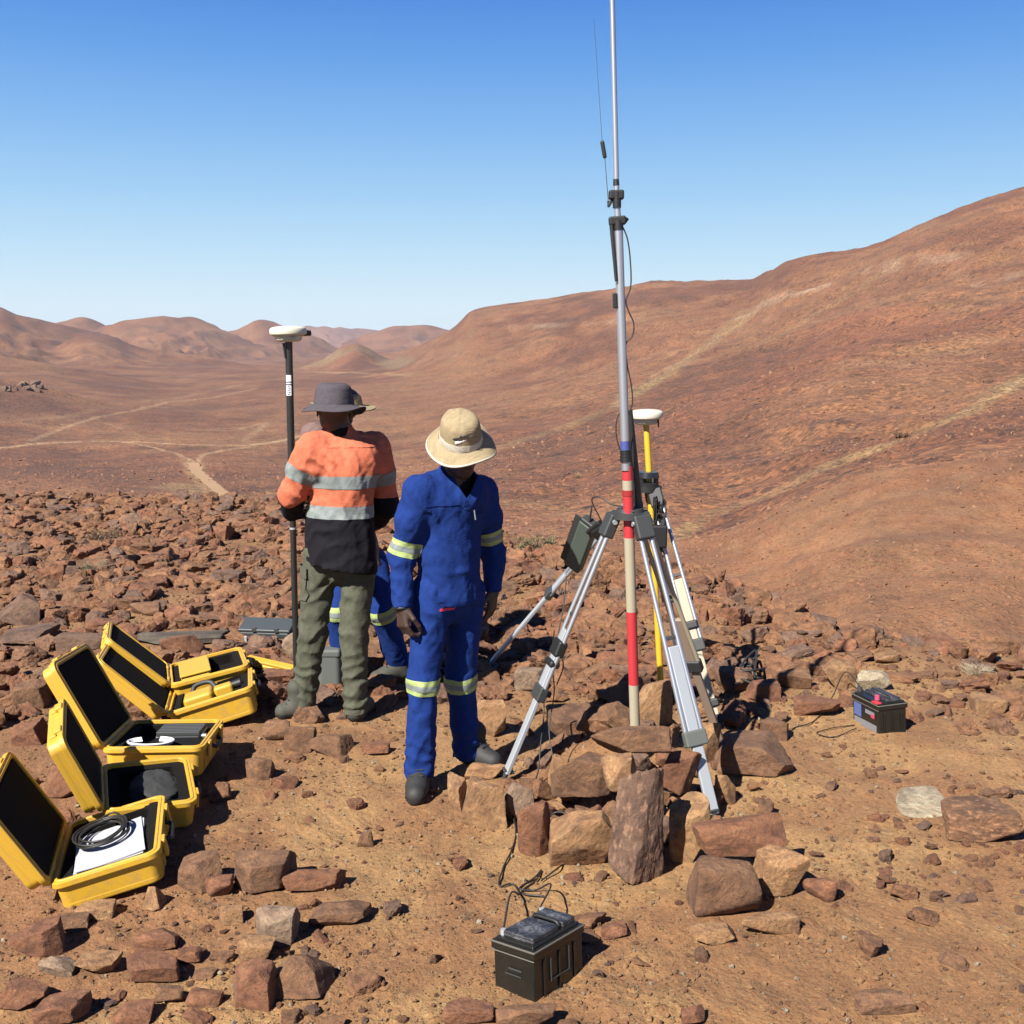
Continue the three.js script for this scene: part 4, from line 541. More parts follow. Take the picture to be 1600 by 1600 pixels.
{
  part('head_plate', [CYL(head2.clone().add(V(0, -0.02, 0)), head2.clone().add(V(0, 0.01, 0)), 0.075, 0.075, 28)], M.black, T2);
  part('tribrach', [CYL(head2.clone().add(V(0, 0.01, 0)), head2.clone().add(V(0, 0.03, 0)), 0.06, 0.06, 24), CYL(head2.clone().add(V(0, 0.055, 0)), head2.clone().add(V(0, 0.085, 0)), 0.062, 0.055, 24), ...[0, 1, 2].map((k) => { const a = k * 2.094 + 0.4, c = head2.clone().add(V(Math.cos(a) * 0.045, 0.02, Math.sin(a) * 0.045)); return CYL(c, c.clone().add(V(0, 0.045, 0)), 0.014, 0.014, 12); })], M.blackGloss, T2);
  const fA = at(760, 1043, 6.4), fD = at(1122, 1136, 5.36), fE = at(1060, 1010, 6.7); fA.y = Math.max(fA.y, H(fA.x, fA.z) - 0.01); fE.y = H(fE.x, fE.z);
  for (const [foot, o, sp] of [[fA, { side: V(0.2, 0, 1), split: 0.55, over: 0.1 }, 0.026], [fD, { side: V(1, 0, 0.2), split: 0.66, over: 0.28, mat2: M.poleWhite }, 0.034], [fE, { side: V(1, 0, 0), split: 0.6, over: 0.15 }, 0.03]]) {
    const h = V(foot.x - head2.x, 0, foot.z - head2.z).normalize(), top = head2.clone().addScaledVector(h, 0.06).add(V(0, -0.02, 0)); const lg = leg(T2, top, foot, sp, o);
    part('hinge_block', [BAR(top.clone().addScaledVector(lg.f, -0.02), top.clone().addScaledVector(lg.f, 0.08), sp * 2.2, 0.045, lg.face, 0.01)], M.darkGrey, T2);
    if (foot === fD) for (const k of [0.56, 0.885, 0.95]) part('strap', [BAR(top.clone().lerp(foot, k), top.clone().lerp(foot, k + 0.035), sp * 2.3, 0.046, lg.face, 0.01)], M.black, T2);
    KEEP.push([foot.x, foot.z, 0.06]);
  }
  // straps and cable bundle by the rear head
  const r = rng(3), loops = []; for (let k = 0; k < 7; k++) { const pts = []; for (let i = 0; i < 9; i++) pts.push(at(1026 + 20 * r() - 4, 775 + 100 * r(), 5.72 + 0.06 * r())); loops.push(TUBE(pts, 0.004, 60, 6)); }
  tag(part('cable_bundle', loops, M.cable, scene), 'tangle of dark cables and straps hanging below the rear tripod head', 'cable');
  const pc = at(1030, 838, 5.66), pd = thing('data_box', 'small black box strapped to the rear tripod leg', 'box', pc.clone()); part('box_body', [RB(0.08, 0.12, 0.05, 0.012, pc.x, pc.y, pc.z)], M.black, pd); part('box_socket', [CYL(pc.clone().add(V(0.02, 0.05, 0)), pc.clone().add(V(0.02, 0.085, 0)), 0.012)], M.darkGrey, pd);
}
// striped pole through the heap, silver mast lashed to it
{
  const b = at(994, 1190, 4.72), m = at(986, 790, 4.62), tp = at(979, 700, 4.6), dir = tp.clone().sub(b).normalize();
  const pole = thing('ranging_pole', 'red and white striped pole standing in the stone heap', 'pole', b.clone());
  const yy = (py) => { const t0 = at(986, py, 4.66).y, k = (t0 - b.y) / (tp.y - b.y); return b.clone().lerp(tp, k); };
  for (const [y0, y1, mt] of [[1215, 1072, M.poleWhite], [1072, 955, M.red], [955, 838, M.poleWhite], [838, 769, M.red], [769, 765, M.poleDark], [765, 748, M.poleWhite], [748, 726, M.red]]) part('band', [CYL(yy(y0), yy(y1), 0.0225, 0.0225, 20)], mt, pole);
  part('collar', [CYL(yy(772), yy(763), 0.0245, 0.0245, 20)], mat([0.25, 0.02, 0.02], 0.5), pole);
  const mast = thing('antenna_mast', 'tall silver telescopic mast rising out of the top of the view', 'mast', at(980, 730, 4.6)); const q = (px, py) => at(px, py, 4.6);
  part('lower_tube', [CYL(q(978, 735), q(966, 352), 0.0185, 0.0185, 22)], M.alu, mast); part('middle_tube', [CYL(q(966, 352), q(964, 318), 0.013, 0.013, 18)], M.alu, mast);
  part('upper_tube', [CYL(q(964, 322), q(956, -30), 0.0115, 0.0105, 18)], M.alu, mast);
  part('clamp_collar', [CYL(q(966.5, 360), q(965.5, 345), 0.021, 0.021, 20), BAR(q(965, 352), q(964, 338), 0.07, 0.035, V(0, 0, 1), 0.008), CYL(q(975, 346), q(979, 340), 0.012)], M.black, mast);
  part('clamp_collar', [CYL(q(964, 325), q(963.5, 300), 0.017, 0.019, 20), BAR(q(963, 312), q(963, 297), 0.062, 0.034, V(0, 0, 1), 0.008), CYL(q(963, 290), q(962.6, 280), 0.013, 0.012)], M.black, mast);
  part('tape_wrap', [CYL(q(978, 722), q(977.4, 704), 0.024, 0.022, 20), ...[703, 707, 712, 717].map((y) => CYL(q(977.5, y + 2), q(977.4, y), 0.0245))], M.black, mast); part('tape_wrap', [CYL(q(977.2, 704), q(976.6, 689), 0.0205, 0.0198, 20)], M.tape, mast);
  const whip = thing('whip_antenna', 'thin whip antenna with a small dark coil beside the mast', 'antenna', q(952, 330)); part('rod', [CYL(q(951, 322), q(945, 245), 0.0016, 0.0013, 8), CYL(q(941, 222), q(928, 30), 0.0011, 0.0007, 6)], M.darkGrey, whip); part('coil', [new THREE.CapsuleGeometry(0.0085, 0.055, 6, 14).applyQuaternion(new THREE.Quaternion().setFromUnitVectors(V(0, 1, 0), q(941, 222).sub(q(945, 245)).normalize())).translate(...q(943, 233.5).toArray())], M.poleDark, whip);
  part('bracket', [BAR(q(951, 322), q(960, 306), 0.012, 0.012, V(0, 0, 1), 0.003), CYL(q(951, 324), q(950.5, 314), 0.005)], M.black, whip);
  const rod = thing('support_rod', 'dark tapering rod strapped along the left side of the mast', 'rod', q(955, 352)); part('shaft', [CYL(q(955, 352).add(V(0, 0, 0.01)), q(962, 440).add(V(0, 0, 0.02)), 0.009, 0.006, 12)], M.poleDark, rod); part('tip', [BAR(q(960, 458).add(V(0, 0, 0.01)), q(961, 482).add(V(0, 0, 0.01)), 0.018, 0.018, V(0, 0, 1), 0.005)], M.black, rod);
  const dk = thing('dark_pole', 'dark pole leaning against the mast just above the tripod head', 'pole', q(992, 790)); part('shaft', [CYL(at(997, 795, 4.72), at(984, 640, 4.7), 0.022, 0.012, 16)], M.poleDark, dk); part('ferrule', [CYL(at(997.5, 800, 4.72), at(996, 785, 4.72), 0.024, 0.024, 16)], M.darkGrey, dk);
  // cable down the mast
  tag(part('mast_cable', [TUBE([q(972, 352), q(980, 372), q(985, 410), q(985, 450), q(978, 470), q(982, 486), q(990, 505), q(988, 525), q(979, 535), q(980, 570), q(986, 600), q(988, 630), q(981, 650), q(977, 668)], 0.0032, 160, 6), TUBE([q(971, 640), q(964, 655), q(963, 680), q(968, 700), q(975, 712)], 0.003, 60, 6)], M.cable, scene), 'black cable hanging down beside the silver mast', 'cable');
}
// pole with receiver over the rear tripod
function receiver(t, c, up, s) { // domed satellite receiver, base at c
  const prof = [[0, 0], [0.05, 0], [0.068, 0.012], [0.072, 0.03], [0.09, 0.036], [0.095, 0.045], [0.094, 0.062], [0.085, 0.073], [0.05, 0.08], [0, 0.082]].map(([x, y]) => new THREE.Vector2(x * s, y * s));
  const rot = new THREE.Quaternion().setFromUnitVectors(V(0, 1, 0), up), put = (g) => g.applyQuaternion(rot).translate(c.x, c.y, c.z);
  const smooth = new THREE.SplineCurve(prof).getPoints(50).map((p) => new THREE.Vector2(Math.max(0, p.x), p.y));
  const rc = part('receiver', [put(new THREE.LatheGeometry(smooth, 40))], M.cream, t);
  part('seal_ring', [put((() => { const g = new THREE.TorusGeometry(0.0755 * s, 0.005 * s, 8, 40); g.rotateX(Math.PI / 2); g.translate(0, 0.033 * s, 0); return g; })())], M.creamDark, t, rc);
  part('keypad', [put(RB(0.07 * s, 0.016 * s, 0.02 * s, 0.005 * s, 0.012 * s, 0.018 * s, 0.06 * s))], M.creamDark, t, rc);
}
{
  const b = at(1038, 1165, 5.72), tp = at(1010, 668, 5.9), t = thing('survey_pole', 'yellow pole with a cream domed receiver on the rear tripod', 'survey pole', b.clone()), up = tp.clone().sub(b).normalize();
  part('pole', [CYL(b, tp.clone().addScaledVector(up, -0.02), 0.0165, 0.0165, 18)], M.yellowPole, t); part('adapter', [CYL(tp.clone().addScaledVector(up, -0.04), tp.clone().addScaledVector(up, 0.02), 0.013, 0.018, 16)], mat([0.35, 0.22, 0.04], 0.45), t);
  receiver(t, tp.clone().addScaledVector(up, 0.018), V(-0.03, 1, 0.06).normalize(), 0.96); part('antenna_stub', [CYL(at(1028, 652, 5.86), at(1029, 668, 5.86), 0.007, 0.003, 10)], M.black, t);
}
// pole held by the man in orange
{
  const b = at(464, 1082, 5.86), tp = at(451, 534, 5.86), t = thing('survey_pole', 'black pole with a cream domed receiver held by the man in orange', 'survey pole', b.clone()), up = tp.clone().sub(b).normalize(), on = (py) => b.clone().addScaledVector(up, (at(455, py, 5.86).y - b.y) / up.y);
  part('pole', [CYL(b.clone().addScaledVector(up, 0.05), on(800), 0.0165, 0.0165, 18), CYL(on(800), tp, 0.0195, 0.0195, 18)], M.poleDark, t); part('point', [CYL(b.clone().addScaledVector(up, -0.03), b.clone().addScaledVector(up, 0.05), 0.004, 0.014, 14)], M.aluDull, t);
  part('joint_ring', [CYL(on(827), on(824), 0.0185, 0.0185, 18)], M.aluDull, t); const st = part('sticker', [...[[586, 596], [598, 600], [602, 618]].map(([y0, y1]) => { const g = new THREE.CylinderGeometry(0.0203, 0.0203, (on(y0).y - on(y1).y), 16, 1, true, -0.85, 1.5); const m = on((y0 + y1) / 2); g.translate(m.x, m.y, m.z); return g; })], mat([0.6, 0.62, 0.63], 0.5, 0, { side: THREE.DoubleSide }), t);
  part('lettering', [604, 607, 610, 613, 616].map((y, k) => { const m = on(y); return RB(0.01, 0.0045, 0.003, 0.001, m.x - 0.002 + (k % 2) * 0.003, m.y, m.z + 0.0205); }), M.darkGrey, t, st);
  const rcB = tp.clone().addScaledVector(up, 0.0); receiver(t, rcB, V(-0.02, 1, 0.03).normalize(), 1.02); part('radio_module', [BAR(tp.clone().add(V(0.05, 0.045, -0.06)), tp.clone().add(V(0.1, 0.047, -0.03)), 0.06, 0.03, V(0, 1, 0), 0.01)], M.black, t); part('clip', [CYL(at(443, 536, 5.84), at(446, 560, 5.84), 0.007, 0.004, 10)], M.black, t);
}
// radio box hung on the left leg of the front tripod
{
  const a = at(921, 818, 4.92), b = at(896, 886, 5.1), t = thing('radio_box', 'grey green radio box with ribbed side hung on the left tripod leg', 'radio', b.clone()), ax = a.clone().sub(b).normalize(), face = V(-0.35, 0.25, 0.9);
  part('housing', [BAR(b, a, 0.085, 0.05, face, 0.01)], M.green, t); const s = ax.clone().cross(face).normalize(), fins = []; for (let k = 0; k < 6; k++) { const o = s.clone().multiplyScalar(-0.058).addScaledVector(face.clone().normalize(), -0.02 + k * 0.008); fins.push(BAR(b.clone().add(o), a.clone().add(o), 0.032, 0.003, face, 0.001)); } part('cooling_fins', fins, M.darkGrey, t);
  part('end_cap', [BAR(a.clone().addScaledVector(ax, -0.005), a.clone().addScaledVector(ax, 0.02), 0.08, 0.046, face, 0.008)], M.darkGrey, t); part('stub_antenna', [CYL(at(921, 815, 4.9), at(925, 790, 4.9), 0.006, 0.003, 10)], M.black, t);
  part('mount', [BAR(at(930, 836, 4.88), at(946, 826, 4.82), 0.05, 0.04, V(0, 0, 1), 0.01), BAR(at(918, 832, 4.9), at(938, 816, 4.85), 0.02, 0.03, V(0, 0, 1), 0.006)], M.black, t);
}
// cables on the ground and about the heap
const gnd = (px, py, up = 0.008) => hit(px, py).add(V(0, up, 0));
tag(part('battery_cable', [TUBE([bat1.localToWorld(V(-0.14, 0.186, -0.03)), gnd(800, 1420, 0.06), gnd(812, 1400), gnd(800, 1384), gnd(782, 1388), gnd(786, 1360), gnd(800, 1330), gnd(806, 1300), gnd(800, 1270, 0.05), at(838, 1215, 4.5), at(845, 1160, 4.62), at(850, 1100, 4.75), at(842, 1060, 4.72)], 0.0034, 160, 6), TUBE([bat1.localToWorld(V(-0.14, 0.186, -0.2)), gnd(858, 1402, 0.05), gnd(836, 1394), gnd(812, 1392), gnd(836, 1374), gnd(846, 1362), gnd(838, 1378), gnd(815, 1398), gnd(850, 1404)], 0.0032, 110, 6)], M.cable, scene), 'thin black cable running from the front battery up to the stone heap', 'cable');
tag(part('leg_cable', [TUBE([at(866, 985, 4.7), at(862, 1030, 4.7), at(866, 1080, 4.66), at(858, 1140, 4.6), at(864, 1200, 4.5), gnd(850, 1240, 0.03)], 0.003, 90, 6), TUBE([at(940, 815, 4.74), at(925, 780, 4.72), at(935, 776, 4.7), at(955, 788, 4.66), at(975, 792, 4.62), at(990, 800, 4.6)], 0.0032, 60, 6), TUBE([at(885, 900, 4.85), at(880, 950, 4.8), at(872, 1000, 4.75), at(880, 1040, 4.72), at(870, 1070, 4.7)], 0.003, 70, 6)], M.cable, scene), 'thin black cables hanging from the left legs of the front tripod', 'cable');
tag(part('loop_cable', [TUBE([gnd(854, 1330, 0.02), at(852, 1290, 4.05), at(866, 1270, 4.05), at(884, 1272, 4.04), at(894, 1300, 3.98), at(890, 1340, 3.92), gnd(872, 1364, 0.02), gnd(846, 1380, 0.01)], 0.0032, 90, 6)], M.cable, scene), 'loop of black wire standing in front of the squared stone block', 'cable');
tag(part('right_cable', [TUBE([bat2.localToWorld(V(-0.2, 0.185, -0.04)), gnd(1318, 1078, 0.1), gnd(1300, 1100, 0.04), gnd(1270, 1130), gnd(1240, 1140), gnd(1230, 1150), gnd(1200, 1150, 0.1)], 0.003, 90, 6), TUBE([gnd(1335, 1135), gnd(1300, 1140), gnd(1276, 1148), gnd(1300, 1154), gnd(1338, 1140)], 0.0025, 50, 6)], M.cable, scene), 'thin cable leading from the right battery towards the tripods', 'cable');
{ // black tubes standing in for the shadow of the tripod head
  const r = rng(12), L = []; for (let k = 0; k < 3; k++) { const pts = []; for (let i = 0; i < 8; i++) pts.push(gnd(1140 + 55 * r(), 1045 + 60 * r(), 0.03 + 0.1 * r())); L.push(TUBE(pts, 0.007, 60, 7)); }
  tag(part('head_shadow_tangle', L, M.shadowBlack, scene), 'tangle of black tubes put in as the tripod head shadow on the stones right of the tripods', 'strap');
}
// dry tufts and the shrub at the crest
function tuft(px, py, d, w, rgb, label, n, h, leafy) {
  const p = d ? P(px, py, d) : hit(px, py); p.y = H(p.x, p.z); const r = rng(px * 7 + 1), t = thing('dry_tuft', label, 'shrub', p), g = [], lv = [];
  for (let i = 0; i < n; i++) { const a = r() * 6.283, e = 0.35 + r() * 1.15, L = h * (0.45 + 0.6 * r()), c = Math.cos(a), s = Math.sin(a), b = V(c * w * 0.22 * r(), -0.01, s * w * 0.22 * r()), m = b.clone().add(V(c * Math.cos(e) * L * 0.5, Math.sin(e) * L * 0.55, s * Math.cos(e) * L * 0.5)), a2 = a + 1.6 * (r() - 0.5), q = m.clone().add(V(Math.cos(a2) * L * 0.35, (r() - 0.2) * L * 0.5, Math.sin(a2) * L * 0.35)); g.push(TUBE([b, m, q], w * 0.0032, 5, 3)); const a3 = a + 2.4 * (r() - 0.5); g.push(TUBE([m, m.clone().add(V(Math.cos(a3) * L * 0.3, r() * L * 0.3, Math.sin(a3) * L * 0.3))], w * 0.0025, 2, 3)); if (leafy) for (let k = 0; k < leafy; k++) { const cc = b.clone().lerp(q, 0.3 + 0.7 * r()), f = new THREE.PlaneGeometry(w * 0.025, w * 0.05); f.rotateX(r() * 6); f.rotateY(r() * 6); f.translate(cc.x + 0.03 * w * (r() - 0.5), cc.y + 0.03 * w * r(), cc.z); lv.push(f); } }
  mesh('stems', mergeGeometries(g), mat(rgb, 0.9), t); if (leafy) mesh('leaves', mergeGeometries(lv), mat(rgb.map((c) => c * 1.05), 0.9, 0, { side: THREE.DoubleSide }), t);
}
tuft(150, 894, 0, 0.36, [0.22, 0.17, 0.11], 'dry grey shrub in the rubble field on the left', 130, 0.16); tuft(165, 845, 0, 0.45, [0.15, 0.095, 0.055], 'brownish dry shrub near the crest on the left', 110, 0.2, 3);
tuft(1524, 1052, 0, 0.22, [0.4, 0.33, 0.23], 'pale dry tuft on the crest at the right', 170, 0.1); tuft(838, 860, 0, 0.5, [0.13, 0.11, 0.055], 'dull green shrub growing at the crest between the blue man and the tripods', 150, 0.2, 4);
tuft(1410, 683, 0, 4, [0.17, 0.095, 0.05], 'lone dark bush on the far right hillside', 90, 1.2, 4); tuft(905, 746, 0, 2, [0.24, 0.17, 0.08], 'small pale bush on the far slope left of the mast', 60, 0.8, 3);

// ------------------------------------------------------------------ people
const prim = (a, b, ra, rb, o = {}) => ({ a, b, ra, rb: rb ?? ra, ...o });
function dPrim(q, x, y, z) {
  const a = q.a, bx = q.b.x - a.x, by = q.b.y - a.y, bz = q.b.z - a.z, L = bx * bx + by * by + bz * bz, t = L < 1e-9 ? 0 : clamp(((x - a.x) * bx + (y - a.y) * by + (z - a.z) * bz) / L, 0, 1);
  let dx = x - a.x - bx * t, dy = y - a.y - by * t, dz = z - a.z - bz * t;
  if (q.n) { const c = (dx * q.n.x + dy * q.n.y + dz * q.n.z) * (q.q - 1); dx += q.n.x * c; dy += q.n.y * c; dz += q.n.z * c; }
  let d = Math.sqrt(dx * dx + dy * dy + dz * dz) - (q.ra + (q.rb - q.ra) * t);
  if (q.cut) for (const c of q.cut) d = Math.max(d, (x - c.p.x) * c.n.x + (y - c.p.y) * c.n.y + (z - c.p.z) * c.n.z);
  return d;
}
function field(prims, k = 0.03, disp) { return (x, y, z) => { let d = 9; for (const q of prims) { const e = dPrim(q, x, y, z), kk = q.k ?? k, h = Math.max(kk - Math.abs(d - e), 0); d = Math.min(d, e) - h * h / (4 * kk); } return disp ? d + disp(x, y, z, d) : d; }; }
function boundsOf(prims, pad) { const b = new THREE.Box3(); for (const q of prims) { const r = Math.max(q.ra, q.rb) / Math.min(1, q.q || 1) + pad; for (const p of [q.a, q.b]) { b.expandByPoint(p.clone().addScalar(r)); b.expandByPoint(p.clone().addScalar(-r)); } } return b; }
function surface(f, box, h) { // naive surface nets
  const n = ['x', 'y', 'z'].map((k) => Math.ceil((box.max[k] - box.min[k]) / h) + 2), [nx, ny, nz] = n, o = box.min.clone().subScalar(h * 0.5), F = new Float32Array(nx * ny * nz), id = (i, j, k) => i + nx * (j + ny * k);
  for (let k = 0; k < nz; k++) for (let j = 0; j < ny; j++) for (let i = 0; i < nx; i++) F[id(i, j, k)] = f(o.x + i * h, o.y + j * h, o.z + k * h);
  const vid = new Int32Array(nx * ny * nz).fill(-1), pos = [], idx = [], ed = [[0, 1], [0, 2], [0, 4], [1, 3], [1, 5], [2, 3], [2, 6], [3, 7], [4, 5], [4, 6], [5, 7], [6, 7]];
  for (let k = 0; k + 1 < nz; k++) for (let j = 0; j + 1 < ny; j++) for (let i = 0; i + 1 < nx; i++) {
    const v = [0, 1, 2, 3, 4, 5, 6, 7].map((c) => F[id(i + (c & 1), j + (c >> 1 & 1), k + (c >> 2))]); let neg = 0; for (const e of v) if (e < 0) neg++; if (!neg || neg === 8) continue;
    let sx = 0, sy = 0, sz = 0, m = 0; for (const [a, b] of ed) if (v[a] < 0 !== v[b] < 0) { const t = v[a] / (v[a] - v[b]); sx += (a & 1) + ((b & 1) - (a & 1)) * t; sy += (a >> 1 & 1) + ((b >> 1 & 1) - (a >> 1 & 1)) * t; sz += (a >> 2) + ((b >> 2) - (a >> 2)) * t; m++; }
    vid[id(i, j, k)] = pos.length / 3; pos.push(o.x + (i + sx / m) * h, o.y + (j + sy / m) * h, o.z + (k + sz / m) * h);
  }
  const quad = (a, b, c, d, flip) => { if (a < 0 || b < 0 || c < 0 || d < 0) return; flip ? idx.push(a, c, b, a, d, c) : idx.push(a, b, c, a, c, d); };
  for (let k = 1; k + 1 < nz; k++) for (let j = 1; j + 1 < ny; j++) for (let i = 1; i + 1 < nx; i++) {
    const s = F[id(i, j, k)] < 0;
    if (s !== F[id(i + 1, j, k)] < 0) quad(vid[id(i, j - 1, k - 1)], vid[id(i, j, k - 1)], vid[id(i, j, k)], vid[id(i, j - 1, k)], !s);
    if (s !== F[id(i, j + 1, k)] < 0) quad(vid[id(i - 1, j, k - 1)], vid[id(i - 1, j, k)], vid[id(i, j, k)], vid[id(i, j, k - 1)], !s);
    if (s !== F[id(i, j, k + 1)] < 0) quad(vid[id(i - 1, j - 1, k)], vid[id(i, j - 1, k)], vid[id(i, j, k)], vid[id(i - 1, j, k)], !s);
  }
  const g = new THREE.BufferGeometry(); g.setAttribute('position', new THREE.Float32BufferAttribute(pos, 3)); g.setIndex(idx); g.computeVertexNormals(); return g;
}
const blob = (prims, h, k, disp, pad = 0.03) => surface(field(prims, k, disp), boundsOf(prims, pad), h);
// the part of a mesh where fn < 0, cut cleanly; lifted off along its normals by «off»
function clip(g, fn, off = 0) {
  const p = g.attributes.position, nn = g.attributes.normal, ix = g.index.array, P2 = [], N2 = [], n = p.count, val = new Float32Array(n); for (let i = 0; i < n; i++) val[i] = fn(p.getX(i), p.getY(i), p.getZ(i));
  const vert = (i) => [p.getX(i), p.getY(i), p.getZ(i), nn.getX(i), nn.getY(i), nn.getZ(i)], mixv = (a, b, t) => a.map((e, k) => e + (b[k] - e) * t);
  for (let i = 0; i < ix.length; i += 3) {
    const T = [ix[i], ix[i + 1], ix[i + 2]]; if (val[T[0]] >= 0 && val[T[1]] >= 0 && val[T[2]] >= 0) continue; const poly = [];
    for (let e = 0; e < 3; e++) { const a = T[e], b = T[(e + 1) % 3]; if (val[a] < 0) poly.push(vert(a)); if (val[a] < 0 !== val[b] < 0) poly.push(mixv(vert(a), vert(b), val[a] / (val[a] - val[b]))); }
    for (let e = 1; e + 1 < poly.length; e++) for (const v of [poly[0], poly[e], poly[e + 1]]) { const l = Math.hypot(v[3], v[4], v[5]) || 1; P2.push(v[0] + v[3] / l * off, v[1] + v[4] / l * off, v[2] + v[5] / l * off); N2.push(v[3] / l, v[4] / l, v[5] / l); }
  }
  const r = new THREE.BufferGeometry(); r.setAttribute('position', new THREE.Float32BufferAttribute(P2, 3)); r.setAttribute('normal', new THREE.Float32BufferAttribute(N2, 3)); return r;
}
function clothUV(g) { const p = g.attributes.position, uv = new Float32Array(p.count * 2); for (let i = 0; i < p.count; i++) uv.set([p.getX(i) + p.getZ(i), p.getY(i)], i * 2); g.setAttribute('uv', new THREE.BufferAttribute(uv, 2)); return g; }
const clothTex = (() => { const N = 512, a = pn(N, 3), b = pn(N, 10); const t = dataTex(N, (i, j) => { const v = 0.86 + 0.1 * a(i, j, 2) + 0.1 * b(i, j, 7) + ((i >> 1) + (j >> 1)) % 2 * 0.04; return [v, v, v].map((e) => Math.pow(clamp(e, 0, 1), 0.6)); }, true); t.repeat.set(2.2, 2.2); return t; })();
const clothBump = (() => { const N = 512, a = pn(N, 8), b = pn(N, 22); const t = dataTex(N, (i, j) => { const v = 0.5 + 0.3 * a(i, j, 5) + 0.25 * b(i, j, 2); return [v, v, v]; }); t.repeat.set(3, 3); return t; })();
const cloth = (rgb, rough = 0.9) => new THREE.MeshPhysicalMaterial({ specularIntensity: 0.3, color: new THREE.Color().setRGB(...rgb), map: clothTex, bumpMap: clothBump, bumpScale: 0.0016, roughness: rough });
const C = { blue: cloth([0.0085, 0.029, 0.15]), orange: cloth([0.5, 0.138, 0.075]), navy: cloth([0.0085, 0.008, 0.011]), olive: cloth([0.08, 0.083, 0.058]), greyHat: cloth([0.075, 0.066, 0.076]), tanHat: cloth([0.3, 0.235, 0.14]), cream: cloth([0.5, 0.46, 0.38]), mauve: cloth([0.17, 0.11, 0.1]), lime: cloth([0.34, 0.42, 0.16], 0.6), silver: cloth([0.2, 0.225, 0.22], 0.5), boot: mat([0.017, 0.017, 0.017], 0.7), bootGrey: mat([0.045, 0.044, 0.034], 0.8), sole: mat([0.016, 0.016, 0.016], 0.8), skin: mat([0.038, 0.02, 0.014], 0.55), black: cloth([0.01, 0.01, 0.011]) };
function hand(w, dir, back, thumb, curl, s = 1) { // prims for one hand; back = normal out of the back of the hand
  const d = dir.clone().normalize(), t = thumb.clone().addScaledVector(d, -thumb.dot(d)).normalize(), b = back.clone().addScaledVector(d, -back.dot(d)).addScaledVector(t, -back.dot(t)).normalize(), out = [], P0 = (u, v, q = 0) => w.clone().addScaledVector(d, u * s).addScaledVector(t, v * s).addScaledVector(b, q * s);
  for (const v of [-0.024, -0.008, 0.008, 0.024]) out.push(prim(P0(0.012, v * 0.7), P0(0.082, v), 0.016 * s, 0.0125 * s, { k: 0.012 }));
  const len = [0.034, 0.042, 0.046, 0.042];
  [-0.03, -0.0105, 0.0095, 0.029].forEach((v, i) => { let p = P0(0.086, v), a = curl * (0.55 + 0.08 * (3 - i)); for (let k = 0; k < 3; k++) { const e = p.clone().addScaledVector(d, Math.cos(a) * len[i] * [1, 0.7, 0.52][k] * s).addScaledVector(b, -Math.sin(a) * len[i] * [1, 0.7, 0.52][k] * s); out.push(prim(p, e, [0.0098, 0.0088, 0.0082][k] * s, [0.0088, 0.0082, 0.007][k] * s, { k: 0.004 })); p = e; a += curl * 0.75; } });
  const t0 = P0(0.022, 0.026, -0.006), t1 = P0(0.058, 0.05, -0.018), t2 = P0(0.088, 0.05, -0.03 - 0.012 * curl), t3 = P0(0.108, 0.043, -0.038 - 0.016 * curl); out.push(prim(t0, t1, 0.014 * s, 0.011 * s, { k: 0.01 }), prim(t1, t2, 0.0105 * s, 0.0095 * s, { k: 0.004 }), prim(t2, t3, 0.0092 * s, 0.0075 * s, { k: 0.004 }));
  return out;
}
function headPrims(c, fw, up) { // face parts in the head's own axes
  const f = fw.clone().addScaledVector(up, -fw.dot(up)).normalize(), s = up.clone().cross(f).normalize(), L = (x, y, z) => c.clone().addScaledVector(s, x).addScaledVector(up, y).addScaledVector(f, z), o = [];
  o.push(prim(L(0, 0.035, -0.012), L(0, 0.03, 0.012), 0.088, 0.082), prim(L(0, -0.03, 0.02), L(0, -0.075, 0.048), 0.062, 0.04), prim(L(0.03, -0.06, 0.02), L(0, -0.085, 0.058), 0.032, 0.024), prim(L(-0.03, -0.06, 0.02), L(0, -0.085, 0.058), 0.032, 0.024));
  o.push(prim(L(0, 0.01, 0.088), L(0, -0.026, 0.108), 0.009, 0.014, { k: 0.014 }), prim(L(0.013, -0.03, 0.096), L(-0.013, -0.03, 0.096), 0.012, 0.012, { k: 0.01 }), prim(L(-0.03, 0.03, 0.077), L(0.03, 0.03, 0.077), 0.014, 0.014, { k: 0.02 }), prim(L(-0.018, -0.055, 0.088), L(0.018, -0.055, 0.088), 0.0085, 0.0085, { k: 0.008 }), prim(L(-0.015, -0.067, 0.086), L(0.015, -0.067, 0.086), 0.009, 0.009, { k: 0.008 }));
  for (const e of [-1, 1]) o.push(prim(L(e * 0.08, 0.015, -0.006), L(e * 0.082, -0.025, -0.002), 0.016, 0.011, { n: s, q: 1.9, k: 0.008 }), prim(L(e * 0.04, -0.025, 0.06), L(e * 0.04, -0.03, 0.058), 0.022, 0.022));
  return o;
}
const sub = (a, b) => a.clone().sub(b), dirOf = (a, b) => sub(b, a).normalize();
function fold(sc, amp, seed) { return (x, y, z, d) => { if (d > 0.08 || d < -0.08) return 0; const wx = 0.05 * noise(x * 5, y * 5, z * 5 + seed), wy = 0.05 * noise(x * 5 + 9, y * 5, z * 5 + seed); return amp * (1.3 * fbm(x * sc + seed, y * sc * 0.45, z * sc, 2) + 1.9 * (-0.22 + Math.abs(noise((x + wx) * 15 + seed, (y + wy) * 7 + x * 5, z * 15))) + 0.9 * (-0.2 + Math.abs(noise((x + wy) * 27 + seed, y * 20 - x * 14, z * 27)))); }; }
